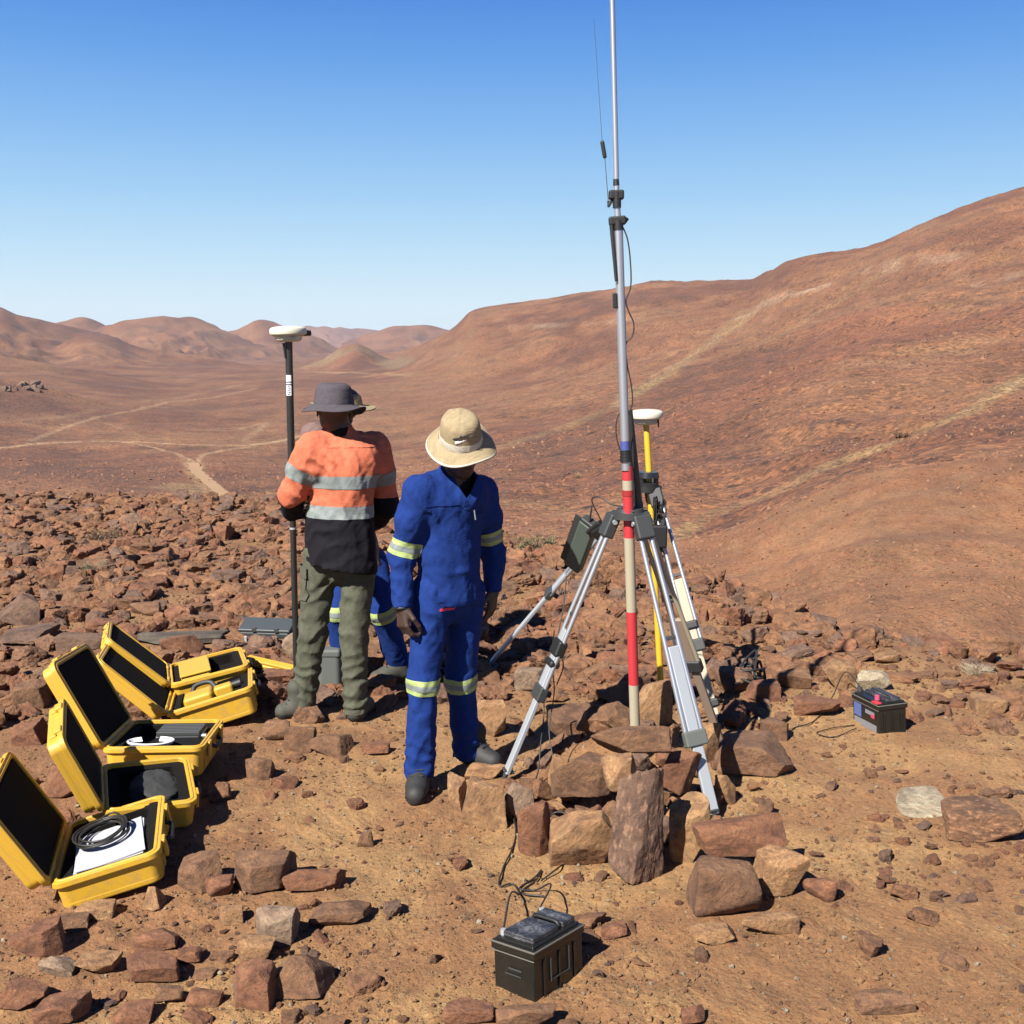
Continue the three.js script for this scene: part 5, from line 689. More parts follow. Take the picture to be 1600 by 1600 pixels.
// creases that gather round a limb near a joint
function crease(list) { return (x, y, z) => { let s = 0; for (const c of list) { const dx = x - c.p.x, dy = y - c.p.y, dz = z - c.p.z, r2 = (dx * dx + dy * dy + dz * dz) / (c.r * c.r); if (r2 > 4) continue; const u = dx * c.n.x + dy * c.n.y + dz * c.n.z; const ph = u * c.f + 5 * noise(x * 9, y * 9, z * 9 + c.f); s += 1.15 * c.a * Math.exp(-r2) * (Math.abs(Math.sin(ph * 0.5)) * 2 - 1); } return s; }; }
function hat(c, up, fw, o) { // bucket hat: crown, band, soft brim
  const f = fw.clone().addScaledVector(up, -fw.dot(up)).normalize(), s = up.clone().cross(f).normalize(), B = new THREE.Matrix4().makeBasis(s, up, f).setPosition(c), n = 56;
  const ring = (prof, wob) => { const pos = [], idx = []; prof.forEach(([r, y], j) => { for (let i = 0; i <= n; i++) { const a = i / n * 6.2832; const [rr, yy] = wob ? wob(r, y, a) : [r, y]; pos.push(Math.sin(a) * rr * 0.94, yy, Math.cos(a) * rr * 1.08); } }); for (let j = 0; j + 1 < prof.length; j++) for (let i = 0; i < n; i++) { const a = j * (n + 1) + i; idx.push(a, a + n + 1, a + 1, a + 1, a + n + 1, a + n + 2); } const g = new THREE.BufferGeometry(); g.setAttribute('position', new THREE.Float32BufferAttribute(pos, 3)); g.setIndex(idx); g.computeVertexNormals(); return clothUV(g.applyMatrix4(B)); };
  const R = o.r, h = o.h, dent = (r, y, a) => [r * (1 + 0.02 * noise(Math.cos(a) * 2, y * 20, Math.sin(a) * 2 + o.seed)), y + Math.min(1, r / 0.05) * 0.006 * noise(Math.cos(a) * 2.2 * r * 14, o.seed, Math.sin(a) * 2.2)];
  const crown = ring([[0.0005, h], [R * 0.35, h * 0.995], [R * 0.62, h * 0.96], [R * 0.8, h * 0.87], [R * 0.885, h * 0.72], [R * 0.95, h * 0.4], [R, 0], [R * 0.97, 0.002], [R * 0.9, h * 0.4], [R * 0.7, h * 0.88], [0.0005, h * 0.96]], dent);
  const bw = o.brim, wave = (r, y, a) => { const e = clamp((r - R) / bw, 0, 1); return [r, y + e * e * o.wave(a) - e * o.droop]; };
  const rows = []; for (let k = 0; k <= 9; k++) rows.push([R * 0.985 + bw * k / 9, 0.002]); for (let k = 9; k >= 0; k--) rows.push([R * 0.985 + bw * k / 9, -0.0025]);
  const brim = ring(rows, wave), edge = ring([[R * 0.985 + bw * 0.93, 0.0035], [R * 0.985 + bw * 1.0, 0.0035], [R * 0.985 + bw * 1.02, 0], [R * 0.985 + bw, -0.004], [R * 0.985 + bw * 0.93, -0.004]], wave);
  const band = ring([[R * 1.0, 0.001], [R * 1.015, 0.003], [R * 0.985, h * 0.27], [R * 0.96, h * 0.275]], dent);
  return { crown, brim, edge, band, B };
}
function boot(heel, toe, gy, w = 0.042) { const up = V(0, 1, 0), ank = heel.clone().add(V(0, 0.1, 0)).addScaledVector(dirOf(heel, toe), 0.03); const cut = [{ p: V(0, gy, 0), n: V(0, -1, 0) }]; return [prim(heel.clone().setY(gy + 0.045), toe.clone().setY(gy + 0.035).addScaledVector(dirOf(toe, heel), w), w, w * 1.02, { cut }), prim(heel.clone().setY(gy + 0.05), ank.clone().setY(gy + 0.15), 0.048, 0.052, { cut }), prim(heel.clone().setY(gy + 0.09).addScaledVector(dirOf(heel, toe), 0.03), toe.clone().setY(gy + 0.05).addScaledVector(dirOf(toe, heel), 0.1), 0.042, 0.044, { cut })]; }
const bandOn = (a, b, t0, w, R) => { const c = a.clone().lerp(b, t0), n = dirOf(a, b); return (x, y, z) => { const u = (x - c.x) * n.x + (y - c.y) * n.y + (z - c.z) * n.z, dx = x - c.x - u * n.x, dy = y - c.y - u * n.y, dz = z - c.z - u * n.z; return Math.max(Math.abs(u) - w / 2, Math.hypot(dx, dy, dz) - R); }; };
function dress(root, name, geo, m, parent) { return part(name, clothUV(geo.index ? geo.toNonIndexed() : geo), m, root, parent); }
function bootParts(root, list, m) { for (const [heel, toe, gy] of list) { const g = blob(boot(heel, toe, gy), 0.007, 0.03), b = part('boot', [g], m, root), s = clip(g, (x, y) => y - gy - 0.028, 0.003); part('sole', [s], C.sole, root, b); const f = dirOf(heel, toe), l = []; const sd = V(-f.z, 0, f.x); for (let k = 0; k < 4; k++) { const c = heel.clone().lerp(toe, 0.36 + 0.09 * k).setY(gy + 0.132 - 0.018 * k); l.push(CYL(c.clone().addScaledVector(sd, 0.026), c.clone().addScaledVector(sd, -0.026), 0.003)); } part('lace', l, C.sole, root, b); } }

// the man in blue, facing the camera with his head bowed
{
  const j = { pel: P(702, 905, 4.63), ch: P(702, 800, 4.62), nk: P(712, 742, 4.62), hd: P(719, 697, 4.545), sL: P(655, 768, 4.52), eL: P(627, 868, 4.53), wL: P(629, 951, 4.47), sR: P(752, 768, 4.74), eR: P(771, 862, 4.83), wR: P(771, 926, 4.8), hL: P(676, 925, 4.58), kL: P(661, 1066, 4.52), aL: P(655, 1200, 4.52), hR: P(727, 925, 4.7), kR: P(719, 1062, 4.7), aR: P(728, 1176, 4.76) };
  const root = thing('person', 'man in blue work suit and tan bucket hat looking down beside the stone heap', 'person', V(j.pel.x, 0, j.pel.z)), fwT = V(0.6, 0, 0.8).normalize();
  const hu = V(0.1, 0.86, 0.46).normalize(), hf = V(0.42, -0.5, 0.86).normalize();
  const bodyP = [prim(j.pel, j.ch, 0.1, 0.105, { n: fwT, q: 1.35 }), prim(j.ch, j.nk, 0.1, 0.055), prim(j.nk, j.hd.clone().addScaledVector(hu, -0.05), 0.052, 0.05), prim(j.sL, j.eL, 0.042, 0.034), prim(j.eL, j.wL, 0.034, 0.026), prim(j.sR, j.eR, 0.042, 0.034), prim(j.eR, j.wR, 0.034, 0.026), prim(j.ch.clone().add(V(0, 0.08, 0)), j.sL, 0.06, 0.045), prim(j.ch.clone().add(V(0, 0.08, 0)), j.sR, 0.06, 0.045), prim(j.hL, j.kL, 0.07, 0.045), prim(j.kL, j.aL, 0.045, 0.034), prim(j.hR, j.kR, 0.07, 0.045), prim(j.kR, j.aR, 0.045, 0.034)];
  const hp = [...headPrims(j.hd, hf, hu), prim(j.nk, j.hd.clone().addScaledVector(hu, -0.05), 0.052, 0.05)];
  const HL = hand(j.wL.clone().add(V(0, 0.015, 0)), V(0.04, -1, 0.12), V(-0.75, 0, 0.65), V(0.65, 0, 0.75), 1.0, 1), HR = hand(j.wR.clone().add(V(0, 0.015, 0)), V(-0.1, -1, 0.1), V(0.85, 0, 0.4), V(-0.4, 0, 0.85), 0.55, 1);
  part('body', [blob(bodyP, 0.016, 0.04), blob(hp, 0.006, 0.03), blob([...HL, prim(j.eL.clone().lerp(j.wL, 0.6), j.wL, 0.03, 0.025)], 0.0035, 0.008), blob([...HR, prim(j.eR.clone().lerp(j.wR, 0.6), j.wR, 0.03, 0.025)], 0.0035, 0.008)], C.skin, root);
  // trousers
  const tr = [prim(j.pel, j.pel.clone().add(V(0, -0.06, 0)), 0.125, 0.13, { n: fwT, q: 1.3 }), prim(j.hL, j.kL, 0.09, 0.064), prim(j.kL, j.aL.clone().add(V(0, -0.05, 0)), 0.063, 0.066, { cut: [{ p: V(0, 0.075, 0), n: V(0, -1, 0) }] }), prim(j.hR, j.kR, 0.09, 0.063), prim(j.kR, j.aR.clone().add(V(0.01, -0.06, 0)), 0.061, 0.065, { cut: [{ p: V(0, 0.07, 0), n: V(0, -1, 0) }] })];
  const fo = fold(11, 0.006, 3), cr = crease([{ p: j.aL.clone().add(V(0, 0.06, 0)), n: V(0.3, 1, 0), r: 0.09, f: 95, a: 0.006 }, { p: j.aR.clone().add(V(0, 0.06, 0)), n: V(-0.3, 1, 0), r: 0.1, f: 90, a: 0.006 }, { p: j.kL, n: V(0.5, 1, 0), r: 0.1, f: 70, a: 0.004 }, { p: j.pel.clone().add(V(0, -0.1, 0.1)), n: V(0.8, 0.8, 0), r: 0.12, f: 80, a: 0.005 }, { p: j.hL.clone().lerp(j.kL, 0.4), n: V(0.7, 0.8, 0), r: 0.12, f: 60, a: 0.004 }]);
  const tg = blob(tr, 0.0072, 0.035, (x, y, z, d) => fo(x, y, z, d) + cr(x, y, z)), tm = dress(root, 'trousers', tg.clone(), C.blue);
  for (const [a, b, t] of [[j.kL, j.aL, 0.03], [j.kR, j.aR, 0.02]]) { dress(root, 'reflective_band', clip(tg, bandOn(a, b, t, 0.066, 0.12), 0.0025), C.lime, tm); dress(root, 'silver_stripe', clip(tg, bandOn(a, b, t, 0.024, 0.12), 0.004), C.silver, tm); }
  // jacket
  const hem = { p: P(702, 944, 4.6), n: V(0, -1, 0) }, cuff = (e, w) => [{ p: w.clone().addScaledVector(dirOf(e, w), -0.005), n: dirOf(e, w) }];
  const cz = 0.02, jk = [prim(j.pel.clone().add(V(0, -0.06, 0)), j.pel.clone().add(V(0, 0.12, 0)), 0.152, 0.14, { n: fwT, q: 1.32, cut: [hem] }), prim(j.pel.clone().add(V(0, 0.12, 0)), j.ch.clone().add(V(0, 0.03, 0)), 0.14, 0.145, { n: fwT, q: 1.3 }), prim(j.ch.clone().add(V(-0.06, 0.07, 0)), j.ch.clone().add(V(0.06, 0.07, 0)), 0.1, 0.1), prim(j.nk.clone().add(V(0, -0.05, -0.015)), j.nk.clone().add(V(0, 0.0, -0.02)), 0.085, 0.062), prim(j.nk.clone().add(V(-0.03, -0.045, -0.02)), j.sL, 0.06, 0.066), prim(j.nk.clone().add(V(0.03, -0.045, -0.02)), j.sR, 0.06, 0.066), prim(j.ch.clone().lerp(j.sL, 0.5).add(V(0, 0.0, 0)), j.sL.clone().lerp(j.eL, 0.42), 0.085, 0.066, { k: 0.05 }), prim(j.ch.clone().lerp(j.sR, 0.5), j.sR.clone().lerp(j.eR, 0.42), 0.085, 0.066, { k: 0.05 }), prim(j.sL, j.eL, 0.062, 0.054), prim(j.eL, j.wL, 0.053, 0.042, { cut: cuff(j.eL, j.wL) }), prim(j.sR, j.eR, 0.061, 0.053), prim(j.eR, j.wR, 0.052, 0.041, { cut: cuff(j.eR, j.wR) })];
  const fj = fold(10, 0.006, 9), cj = crease([{ p: j.eL, n: V(0.2, 1, 0), r: 0.09, f: 75, a: 0.005 }, { p: j.wL.clone().add(V(0, 0.06, 0)), n: V(0.2, 1, 0), r: 0.07, f: 110, a: 0.004 }, { p: j.sL.clone().add(V(0.05, -0.1, 0.05)), n: V(1, 0.5, 0), r: 0.1, f: 75, a: 0.006 }, { p: j.pel.clone().add(V(0.03, 0.05, 0.1)), n: V(0.5, 1, 0), r: 0.14, f: 55, a: 0.005 }, { p: j.sR.clone().add(V(-0.04, -0.1, 0.05)), n: V(-1, 0.5, 0), r: 0.1, f: 75, a: 0.005 }, { p: j.eR, n: V(-0.2, 1, 0), r: 0.09, f: 75, a: 0.005 }]);
  const jg = blob(jk, 0.0072, 0.035, (x, y, z, d) => fj(x, y, z, d) + cj(x, y, z));
  // open neck: a notch cut down the chest
  const nb = P(728, 790, 4.5), nt = P(700, 727, 4.55), nt2 = P(752, 727, 4.6); const notch = (x, y, z) => { if (z < j.nk.z - 0.02) return 1; const t = clamp((y - nb.y) / (nt.y - nb.y), -1, 1.5); if (t < 0) return 1; const x0 = lerp(nb.x, nt.x, t), x1 = lerp(nb.x, nt2.x, t); return Math.max(x0 - x, x - x1); };
  const jm = dress(root, 'jacket', clip(jg, (x, y, z) => -notch(x, y, z)), C.blue); const sh = blob([prim(j.ch.clone().add(V(0.01, 0, 0)), j.nk.clone().add(V(0, -0.02, 0)), 0.1, 0.07, { n: fwT, q: 1.1 }), prim(j.pel.clone().add(V(0, -0.09, 0)), j.pel, 0.118, 0.115, { n: fwT, q: 1.25, cut: [{ p: V(0, hem.p.y - 0.004, 0), n: V(0, -1, 0) }] })], 0.012, 0.03); dress(root, 'shade_fill', sh, C.black);  // black fill under the jacket stands in for shade in the open collar
  for (const [a, b, t] of [[j.sL, j.eL, 0.86], [j.sR, j.eR, 0.7]]) { dress(root, 'reflective_band', clip(jg, bandOn(a, b, t, 0.064, 0.078), 0.0025), C.lime, jm); dress(root, 'silver_stripe', clip(jg, bandOn(a, b, t, 0.022, 0.078), 0.004), C.silver, jm); }
  const strip2 = (pts, w, off) => clip(jg, (x, y, z) => { if (z < j.ch.z - 0.03) return 1; let best = 9; for (let i = 0; i + 1 < pts.length; i++) { const a = pts[i], b = pts[i + 1], dx = b.x - a.x, dy = b.y - a.y, t = clamp(((x - a.x) * dx + (y - a.y) * dy) / (dx * dx + dy * dy), 0, 1); best = Math.min(best, Math.hypot(x - a.x - t * dx, y - a.y - t * dy)); } return best - w; }, off);
  dress(root, 'placket', strip2([P(729, 792, 4.5), P(729, 860, 4.5), P(728, 938, 4.5)], 0.016, 0.003), C.blue, jm); dress(root, 'collar', strip2([P(690, 728, 4.55), P(706, 762, 4.5), P(727, 790, 4.5)], 0.02, 0.006), C.blue, jm); dress(root, 'collar', strip2([P(757, 735, 4.6), P(745, 765, 4.52), P(730, 790, 4.5)], 0.018, 0.006), C.blue, jm);
  dress(root, 'chest_seam', strip2([P(664, 789, 4.5), P(700, 789, 4.5), P(722, 787, 4.5)], 0.004, 0.0035), C.blue, jm); dress(root, 'chest_pocket', clip(jg, (x, y, z) => z < j.ch.z - 0.03 ? 1 : Math.max(Math.abs(x - P(743, 820, 4.55).x) - 0.035, Math.abs(y - P(743, 822, 4.55).y) - 0.05), 0.004), C.blue, jm);
  { const a = P(741, 797, 4.5), b = P(743, 812, 4.5); part('pen', [CYL(a, b, 0.003, 0.003, 10)], M.alu, root, jm); }
  dress(root, 'waistband', clip(tg, (x, y, z) => Math.max(Math.abs(y - hem.p.y + 0.003) - 0.006, Math.abs(x - P(698, 938, 4.5).x) - 0.032, j.pel.z - z), 0.004), mat([0.5, 0.03, 0.06], 0.8), tm);
  part('wristband', [(() => { const g = new THREE.TorusGeometry(0.033, 0.007, 8, 28); g.applyQuaternion(new THREE.Quaternion().setFromUnitVectors(V(0, 0, 1), dirOf(j.eL, j.wL))); const c = j.wL.clone(); g.translate(c.x, c.y, c.z); return g; })()], M.black, root);
  bootParts(root, [[P(656, 1216, 4.56).setY(0), P(648, 1246, 4.34).setY(0), 0.004], [P(734, 1195, 4.78).setY(0), P(782, 1200, 4.68).setY(0), 0.03]], C.boot);
  const h = hat(j.hd.clone().addScaledVector(hu, 0.035), V(0.0, 0.85, 0.53).normalize(), hf, { r: 0.094, h: 0.115, brim: 0.06, droop: 0.03, seed: 4, wave: (a) => 0.016 * Math.sin(2 * a + 2.2) + 0.012 * Math.sin(3 * a + 0.6) });
  const hm = dress(root, 'hat', h.crown, C.tanHat); dress(root, 'brim', h.brim, C.tanHat, hm); dress(root, 'brim_edge', h.edge, C.cream, hm); dress(root, 'hat_band', h.band, C.cream, hm);
  const em = [], patch = (a, y, w, hh, rz) => { const g = RB(w, hh, 0.004, 0.0015), R = 0.094 * 0.935; g.rotateZ(rz); g.applyMatrix4(new THREE.Matrix4().makeRotationX(-0.18)); g.translate(0, y, R * 1.06); g.applyMatrix4(new THREE.Matrix4().makeRotationY(a)); g.applyMatrix4(h.B); return g; };
  for (const [a, y, w, hh, rz] of [[-0.62, 0.066, 0.016, 0.007, 0.5], [-0.5, 0.07, 0.014, 0.006, 0.2], [-0.36, 0.076, 0.016, 0.006, 0.9], [-0.22, 0.078, 0.014, 0.006, 0.5], [-0.08, 0.08, 0.018, 0.007, 0.4], [0.06, 0.082, 0.014, 0.005, 0.2]]) em.push(patch(a, y, w, hh, rz)); part('embroidery', em, M.darkGrey, root, hm); part('badge', [patch(-0.5, 0.05, 0.02, 0.012, 0.3), patch(-0.25, 0.056, 0.03, 0.006, 0.35)], M.white, root, hm);
}
// the man in orange, back to the camera, holding the black pole
{
  const j = { pel: P(531, 862, 5.5), ch: P(536, 742, 5.48), nk: P(530, 676, 5.5), hd: P(522, 641, 5.47), sL: P(487, 701, 5.43), eL: P(457, 772, 5.46), wL: P(457, 801, 5.74), sR: P(586, 700, 5.6), eR: P(602, 790, 5.66), wR: P(588, 818, 5.86), hL: P(503, 868, 5.5), kL: P(489, 985, 5.5), aL: P(473, 1092, 5.52), hR: P(561, 870, 5.5), kR: P(553, 990, 5.46), aR: P(556, 1106, 5.45) };
  const root = thing('person', 'man in orange and navy reflective shirt and grey hat seen from behind', 'person', V(j.pel.x, 0, j.pel.z)), fwT = V(-0.4, 0, 0.92).normalize(), hu = V(0, 1, -0.1).normalize(), hf = V(-0.3, -0.15, -1).normalize();
  const bodyP = [prim(j.pel, j.ch, 0.11, 0.12, { n: fwT, q: 1.35 }), prim(j.ch, j.nk, 0.11, 0.06), prim(j.nk, j.hd.clone().add(V(0, -0.05, 0)), 0.06, 0.058), prim(j.sL, j.eL, 0.05, 0.042), prim(j.eL, j.wL, 0.042, 0.03), prim(j.sR, j.eR, 0.05, 0.042), prim(j.eR, j.wR, 0.042, 0.03), prim(j.ch.clone().add(V(0, 0.08, 0)), j.sL, 0.06, 0.05), prim(j.ch.clone().add(V(0, 0.08, 0)), j.sR, 0.06, 0.05), prim(j.hL, j.kL, 0.07, 0.05), prim(j.kL, j.aL, 0.05, 0.038), prim(j.hR, j.kR, 0.07, 0.05), prim(j.kR, j.aR, 0.05, 0.038)];
  const HL = hand(j.wL.clone().add(V(0.005, 0.0, -0.005)), V(0.05, -0.1, -1), V(-1, 0.1, 0), V(0, 1, -0.1), 1.5, 1.02), HR = hand(j.wR, V(-0.5, -0.3, -1), V(0.8, 0.3, -0.3), V(-0.2, 1, 0), 0.8, 1.02);
  part('body', [blob(bodyP, 0.016, 0.04), blob([...headPrims(j.hd, hf, hu), prim(j.nk, j.hd.clone().add(V(0, -0.05, 0)), 0.058, 0.056)], 0.007, 0.03), blob([...HL, prim(j.eL.clone().lerp(j.wL, 0.6), j.wL, 0.032, 0.027)], 0.004, 0.008), blob([...HR, prim(j.eR.clone().lerp(j.wR, 0.6), j.wR, 0.032, 0.027)], 0.004, 0.008)], C.skin, root);
  const tr = [prim(j.pel, j.pel.clone().add(V(0, -0.05, 0)), 0.135, 0.13, { n: fwT, q: 1.3 }), prim(j.hL, j.kL, 0.094, 0.073), prim(j.kL, j.aL.clone().add(V(0, -0.05, 0)), 0.073, 0.062, { cut: [{ p: V(0, 0.045, 0), n: V(0, -1, 0) }] }), prim(j.hR, j.kR, 0.093, 0.073), prim(j.kR, j.aR.clone().add(V(0, -0.05, 0)), 0.073, 0.062, { cut: [{ p: V(0, 0.045, 0), n: V(0, -1, 0) }] })];
  const fo = fold(11, 0.006, 13), cr = crease([{ p: j.aL.clone().add(V(0.01, 0.1, 0)), n: V(0.25, 1, 0), r: 0.13, f: 95, a: 0.009 }, { p: j.aR.clone().add(V(0, 0.1, 0)), n: V(-0.35, 1, 0), r: 0.14, f: 95, a: 0.009 }, { p: j.kL, n: V(-0.6, 1, 0), r: 0.13, f: 62, a: 0.007 }, { p: j.kR, n: V(0.6, 1, 0), r: 0.13, f: 62, a: 0.007 }, { p: j.hL.clone().lerp(j.kL, 0.4).add(V(0.05, 0, 0.05)), n: V(-0.8, 0.7, 0), r: 0.13, f: 65, a: 0.006 }, { p: j.hR.clone().lerp(j.kR, 0.4).add(V(-0.05, 0, 0.05)), n: V(0.8, 0.7, 0), r: 0.13, f: 65, a: 0.006 }]);
  const tg = blob(tr, 0.008, 0.02, (x, y, z, d) => fo(x, y, z, d) + cr(x, y, z)), tm = dress(root, 'trousers', tg.clone(), C.olive); { const c = P(476, 915, 5.4); dress(root, 'cargo_pocket', clip(tg, (x, y, z) => Math.max(Math.abs(y - c.y) - 0.085, Math.abs(z - j.hL.z) - 0.075, x - c.x - 0.02), 0.008), C.olive, tm); dress(root, 'pocket_flap', clip(tg, (x, y, z) => Math.max(Math.abs(y - c.y - 0.06) - 0.03, Math.abs(z - j.hL.z) - 0.08, x - c.x - 0.023), 0.013), C.olive, tm); }
  const hem = { p: P(540, 897, 5.33), n: V(-0.2, -1, 0).normalize() }, cuff = (e, w) => [{ p: w.clone().addScaledVector(dirOf(e, w), -0.02), n: dirOf(e, w) }];
  const st = [prim(j.pel.clone().add(V(0.004, -0.06, 0)), j.pel.clone().add(V(0, 0.14, 0)), 0.2, 0.178, { n: fwT, q: 1.2, cut: [hem] }), prim(j.pel.clone().add(V(0, 0.14, 0)), j.ch.clone().add(V(0, 0.02, 0)), 0.172, 0.178, { n: fwT, q: 1.35 }), prim(j.ch.clone().add(V(-0.075, 0.07, 0)), j.ch.clone().add(V(0.075, 0.07, 0)), 0.115, 0.115), prim(j.nk.clone().add(V(0, -0.06, -0.01)), j.nk.clone().add(V(0, 0.0, 0)), 0.1, 0.07), prim(j.nk.clone().add(V(-0.03, -0.05, 0)), j.sL, 0.07, 0.075), prim(j.nk.clone().add(V(0.03, -0.05, 0)), j.sR, 0.07, 0.075), prim(j.ch.clone().lerp(j.sL, 0.5), j.sL.clone().lerp(j.eL, 0.4), 0.1, 0.078, { k: 0.06 }), prim(j.ch.clone().lerp(j.sR, 0.5), j.sR.clone().lerp(j.eR, 0.4), 0.1, 0.076, { k: 0.06 }), prim(j.sL, j.eL, 0.072, 0.066), prim(j.eL, j.wL, 0.065, 0.05, { cut: cuff(j.eL, j.wL) }), prim(j.sR, j.eR, 0.078, 0.066), prim(j.eR, j.wR, 0.064, 0.048, { cut: cuff(j.eR, j.wR) })];
  const fj = fold(9, 0.007, 21), cj = crease([{ p: j.sL.clone().add(V(0.06, -0.09, 0.06)), n: V(0.9, 0.7, 0), r: 0.12, f: 72, a: 0.008 }, { p: j.eL.clone().add(V(0.03, 0, 0.03)), n: V(0.4, 1, 0), r: 0.1, f: 80, a: 0.006 }, { p: j.ch.clone().add(V(-0.02, -0.12, 0.1)), n: V(1, 0.15, 0), r: 0.2, f: 48, a: 0.005 }, { p: j.pel.clone().add(V(-0.06, 0.02, 0.1)), n: V(-0.45, 1, 0), r: 0.15, f: 62, a: 0.009 }, { p: j.sR.clone().add(V(-0.05, -0.09, 0.06)), n: V(-0.9, 0.6, 0), r: 0.1, f: 70, a: 0.006 }, { p: j.ch.clone().add(V(-0.1, -0.2, 0.1)), n: V(-0.5, 1, 0), r: 0.1, f: 80, a: 0.005 }]);
  const sg = blob(st, 0.0078, 0.035, (x, y, z, d) => fj(x, y, z, d) + cj(x, y, z));
  const y2a = P(530, 793, 5.34).y, y2b = P(530, 813, 5.34).y, y1a = P(530, 745, 5.34).y, y1b = P(530, 765, 5.34).y;
  const armL = [prim(j.sL, j.eL, 0.08, 0.07), prim(j.eL, j.wL, 0.068, 0.05)], armR = [prim(j.sR, j.eR, 0.078, 0.066), prim(j.eR, j.wR, 0.064, 0.048)], tor = [st[0], st[1], st[2]].map((e) => ({ ...e, cut: null }));
  const dMin = (L, x, y, z) => Math.min(...L.map((e) => dPrim(e, x, y, z))), onArm = (x, y, z) => { const a = dMin(armL, x, y, z), b = dMin(armR, x, y, z), t = dMin(tor, x, y, z); return t < Math.min(a, b) + 0.004 ? 0 : a < b ? 1 : 2; };
  const lowArm = (e, w, s) => { const n = dirOf(e, w), c = e.clone().addScaledVector(n, s); return (x, y, z) => (x - c.x) * n.x + (y - c.y) * n.y + (z - c.z) * n.z; }, lA = lowArm(j.eL, j.wL, 0.0), rA = (x, y, z) => P(600, 782, 5.5).y - y;
  const isNavy = (x, y, z) => { const k = onArm(x, y, z); if (k === 0) return (y2b + y2a) / 2 - y; if (k === 1) return Math.max(lA(x, y, z), P(455, 786, 5.5).y - y - 0.02 > 0 ? 0.01 : -0.05); return rA(x, y, z); };
  const sm = dress(root, 'shirt', clip(sg, isNavy), C.orange); dress(root, 'navy_panel', clip(sg, (x, y, z) => -isNavy(x, y, z)), C.navy, sm);
  for (const [a, b] of [[y1a, y1b], [y2a, y2b]]) dress(root, 'reflective_tape', clip(sg, (x, y, z) => onArm(x, y, z) ? 0.05 : Math.max(y - a, b - y), 0.003), C.silver, sm);
  for (const [a, b, t, k] of [[j.sL, j.eL, 0.52, 1], [j.sR, j.eR, 0.5, 2]]) { const bb = bandOn(a, b, t, 0.066, 0.13); dress(root, 'reflective_tape', clip(sg, (x, y, z) => onArm(x, y, z) === k ? bb(x, y, z) : 0.05, 0.003), C.silver, sm); }
  { const g = new THREE.LatheGeometry([[0.066, 0], [0.071, 0.004], [0.069, 0.03], [0.064, 0.048], [0.059, 0.048]].map(([x, y]) => new THREE.Vector2(x, y)), 36); g.scale(1.02, 1, 1.1); g.rotateX(0.12); g.translate(j.nk.x, j.nk.y - 0.012, j.nk.z); part('collar', [g], C.navy, root, sm); dress(root, 'yoke_seam', clip(sg, (x, y, z) => z < j.ch.z || onArm(x, y, z) ? 1 : Math.abs(y - P(530, 699, 5.38).y) - 0.003, 0.003), C.orange, sm); }
  bootParts(root, [[P(474, 1112, 5.52).setY(0), P(430, 1116, 5.46).setY(0), 0.006], [P(556, 1126, 5.44).setY(0), P(578, 1120, 5.64).setY(0), 0.004]], C.bootGrey);
  const h = hat(j.hd.clone().addScaledVector(hu, 0.03), V(0.02, 1, -0.02).normalize(), hf, { r: 0.106, h: 0.105, brim: 0.063, droop: 0.028, seed: 8, wave: (a) => 0.014 * Math.sin(2 * a + 0.4) + 0.012 * Math.sin(3 * a + 1) });
  const hm = dress(root, 'hat', h.crown, C.greyHat); dress(root, 'brim', h.brim, C.greyHat, hm); dress(root, 'brim_edge', h.edge, C.greyHat, hm); dress(root, 'hat_band', h.band, C.greyHat, hm);
}
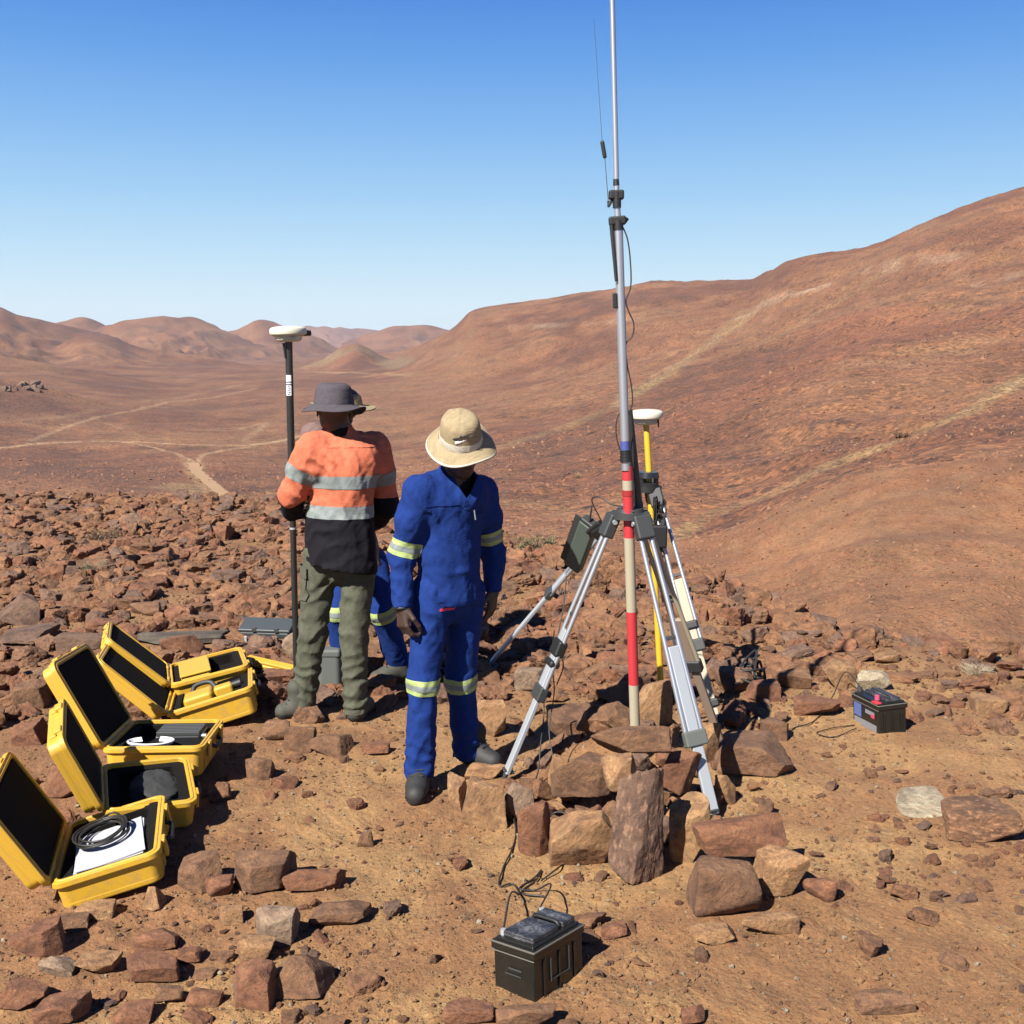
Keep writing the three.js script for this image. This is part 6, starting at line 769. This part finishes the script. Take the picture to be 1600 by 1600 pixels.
// a third man, mostly hidden behind the man in orange
{
  const j = { pel: P(560, 872, 6.12), ch: P(528, 760, 6.12), nk: P(523, 680, 6.14), hd: P(537, 640, 6.16), sL: P(490, 680, 6.12), eL: P(497, 770, 6.0), wL: P(530, 800, 5.95), sR: P(572, 706, 6.16), eR: P(576, 790, 6.2), wR: P(560, 840, 6.12), hL: P(546, 875, 6.05), kL: P(530, 955, 5.95), aL: P(540, 1040, 6.05), hR: P(580, 880, 6.15), kR: P(597, 955, 6.05), aR: P(622, 1034, 6.2) };
  const root = thing('person', 'man in blue trousers with reflective knee bands, mostly hidden behind the man in orange', 'person', V(j.pel.x, 0, j.pel.z)), hu = V(0, 1, 0), hf = V(-1, -0.1, 0.3).normalize(), fwT = V(-0.3, 0, 1).normalize();
  const bodyP = [prim(j.pel, j.ch, 0.1, 0.11), prim(j.ch, j.nk, 0.1, 0.055), prim(j.nk, j.hd.clone().add(V(0, -0.05, 0)), 0.055, 0.052), prim(j.sL, j.eL, 0.045, 0.038), prim(j.eL, j.wL, 0.038, 0.028), prim(j.sR, j.eR, 0.045, 0.038), prim(j.eR, j.wR, 0.038, 0.028), prim(j.ch.clone().add(V(0, 0.08, 0)), j.sL, 0.055, 0.045), prim(j.ch.clone().add(V(0, 0.08, 0)), j.sR, 0.055, 0.045), prim(j.hL, j.kL, 0.07, 0.05), prim(j.kL, j.aL, 0.05, 0.036), prim(j.hR, j.kR, 0.07, 0.05), prim(j.kR, j.aR, 0.05, 0.036)];
  part('body', [blob(bodyP, 0.016, 0.04), blob(headPrims(j.hd, hf, hu), 0.008, 0.03), blob(hand(j.wL, V(1, -0.3, 0), V(0, 1, 0.2), V(0, 0.2, 1), 0.8), 0.005, 0.008), blob(hand(j.wR, V(-0.2, -1, 0), V(1, 0, 0), V(0, 0, 1), 0.6), 0.005, 0.008)], C.skin, root);
  const gL = H(j.aL.x, j.aL.z), gR = H(j.aR.x, j.aR.z), tr = [prim(j.pel, j.pel.clone().add(V(0, -0.05, 0)), 0.125, 0.12), prim(j.hL, j.kL, 0.095, 0.075), prim(j.kL, j.aL, 0.073, 0.066, { cut: [{ p: V(0, gL + 0.06, 0), n: V(0, -1, 0) }] }), prim(j.hR, j.kR, 0.098, 0.076), prim(j.kR, j.aR.clone().add(V(0.005, -0.02, 0)), 0.074, 0.068, { cut: [{ p: V(0, gR + 0.06, 0), n: V(0, -1, 0) }] })];
  const fo = fold(11, 0.007, 33), tg = blob(tr, 0.011, 0.03, fo), tm = dress(root, 'trousers', tg.clone(), C.blue);
  for (const [a, b, t] of [[j.kL, j.aL, -0.05], [j.kR, j.aR, 0.0]]) { dress(root, 'reflective_band', clip(tg, bandOn(a, b, t, 0.075, 0.12), 0.003), C.lime, tm); dress(root, 'silver_stripe', clip(tg, bandOn(a, b, t, 0.026, 0.12), 0.005), C.silver, tm); }
  const cuff = (e, w) => [{ p: w.clone(), n: dirOf(e, w) }], st = [prim(j.pel.clone().add(V(0, -0.03, 0)), j.ch.clone().add(V(0, 0.02, 0)), 0.14, 0.135, { n: fwT, q: 1.2 }), prim(j.ch.clone().add(V(-0.05, 0.06, 0)), j.ch.clone().add(V(0.05, 0.06, 0)), 0.1), prim(j.nk.clone().add(V(0, -0.03, 0)), j.sL, 0.07, 0.066), prim(j.nk.clone().add(V(0, -0.03, 0)), j.sR, 0.07, 0.066), prim(j.sL, j.eL, 0.067, 0.058), prim(j.eL, j.wL, 0.056, 0.045, { cut: cuff(j.eL, j.wL) }), prim(j.sR, j.eR, 0.067, 0.058), prim(j.eR, j.wR, 0.056, 0.045, { cut: cuff(j.eR, j.wR) })];
  dress(root, 'shirt', blob(st, 0.012, 0.035, fold(10, 0.006, 44)), C.mauve);
  bootParts(root, [[j.aL.clone().setY(gL), j.aL.clone().add(V(-0.14, 0, 0.14)).setY(gL), gL], [j.aR.clone().setY(gR).add(V(0.03, 0, 0)), j.aR.clone().add(V(-0.15, 0, 0.12)).setY(gR), gR]], C.bootGrey);
  const h = hat(j.hd.clone().add(V(0, 0.03, 0)), V(0.08, 1, 0.02).normalize(), hf, { r: 0.1, h: 0.07, brim: 0.07, droop: 0.012, seed: 15, wave: (a) => 0.01 * Math.sin(2 * a + 1) });
  const hm = dress(root, 'hat', h.crown, C.tanHat); dress(root, 'brim', h.brim, C.tanHat, hm); dress(root, 'brim_edge', h.edge, C.tanHat, hm);
}

scatterStones();
renderer.render(scene, camera);
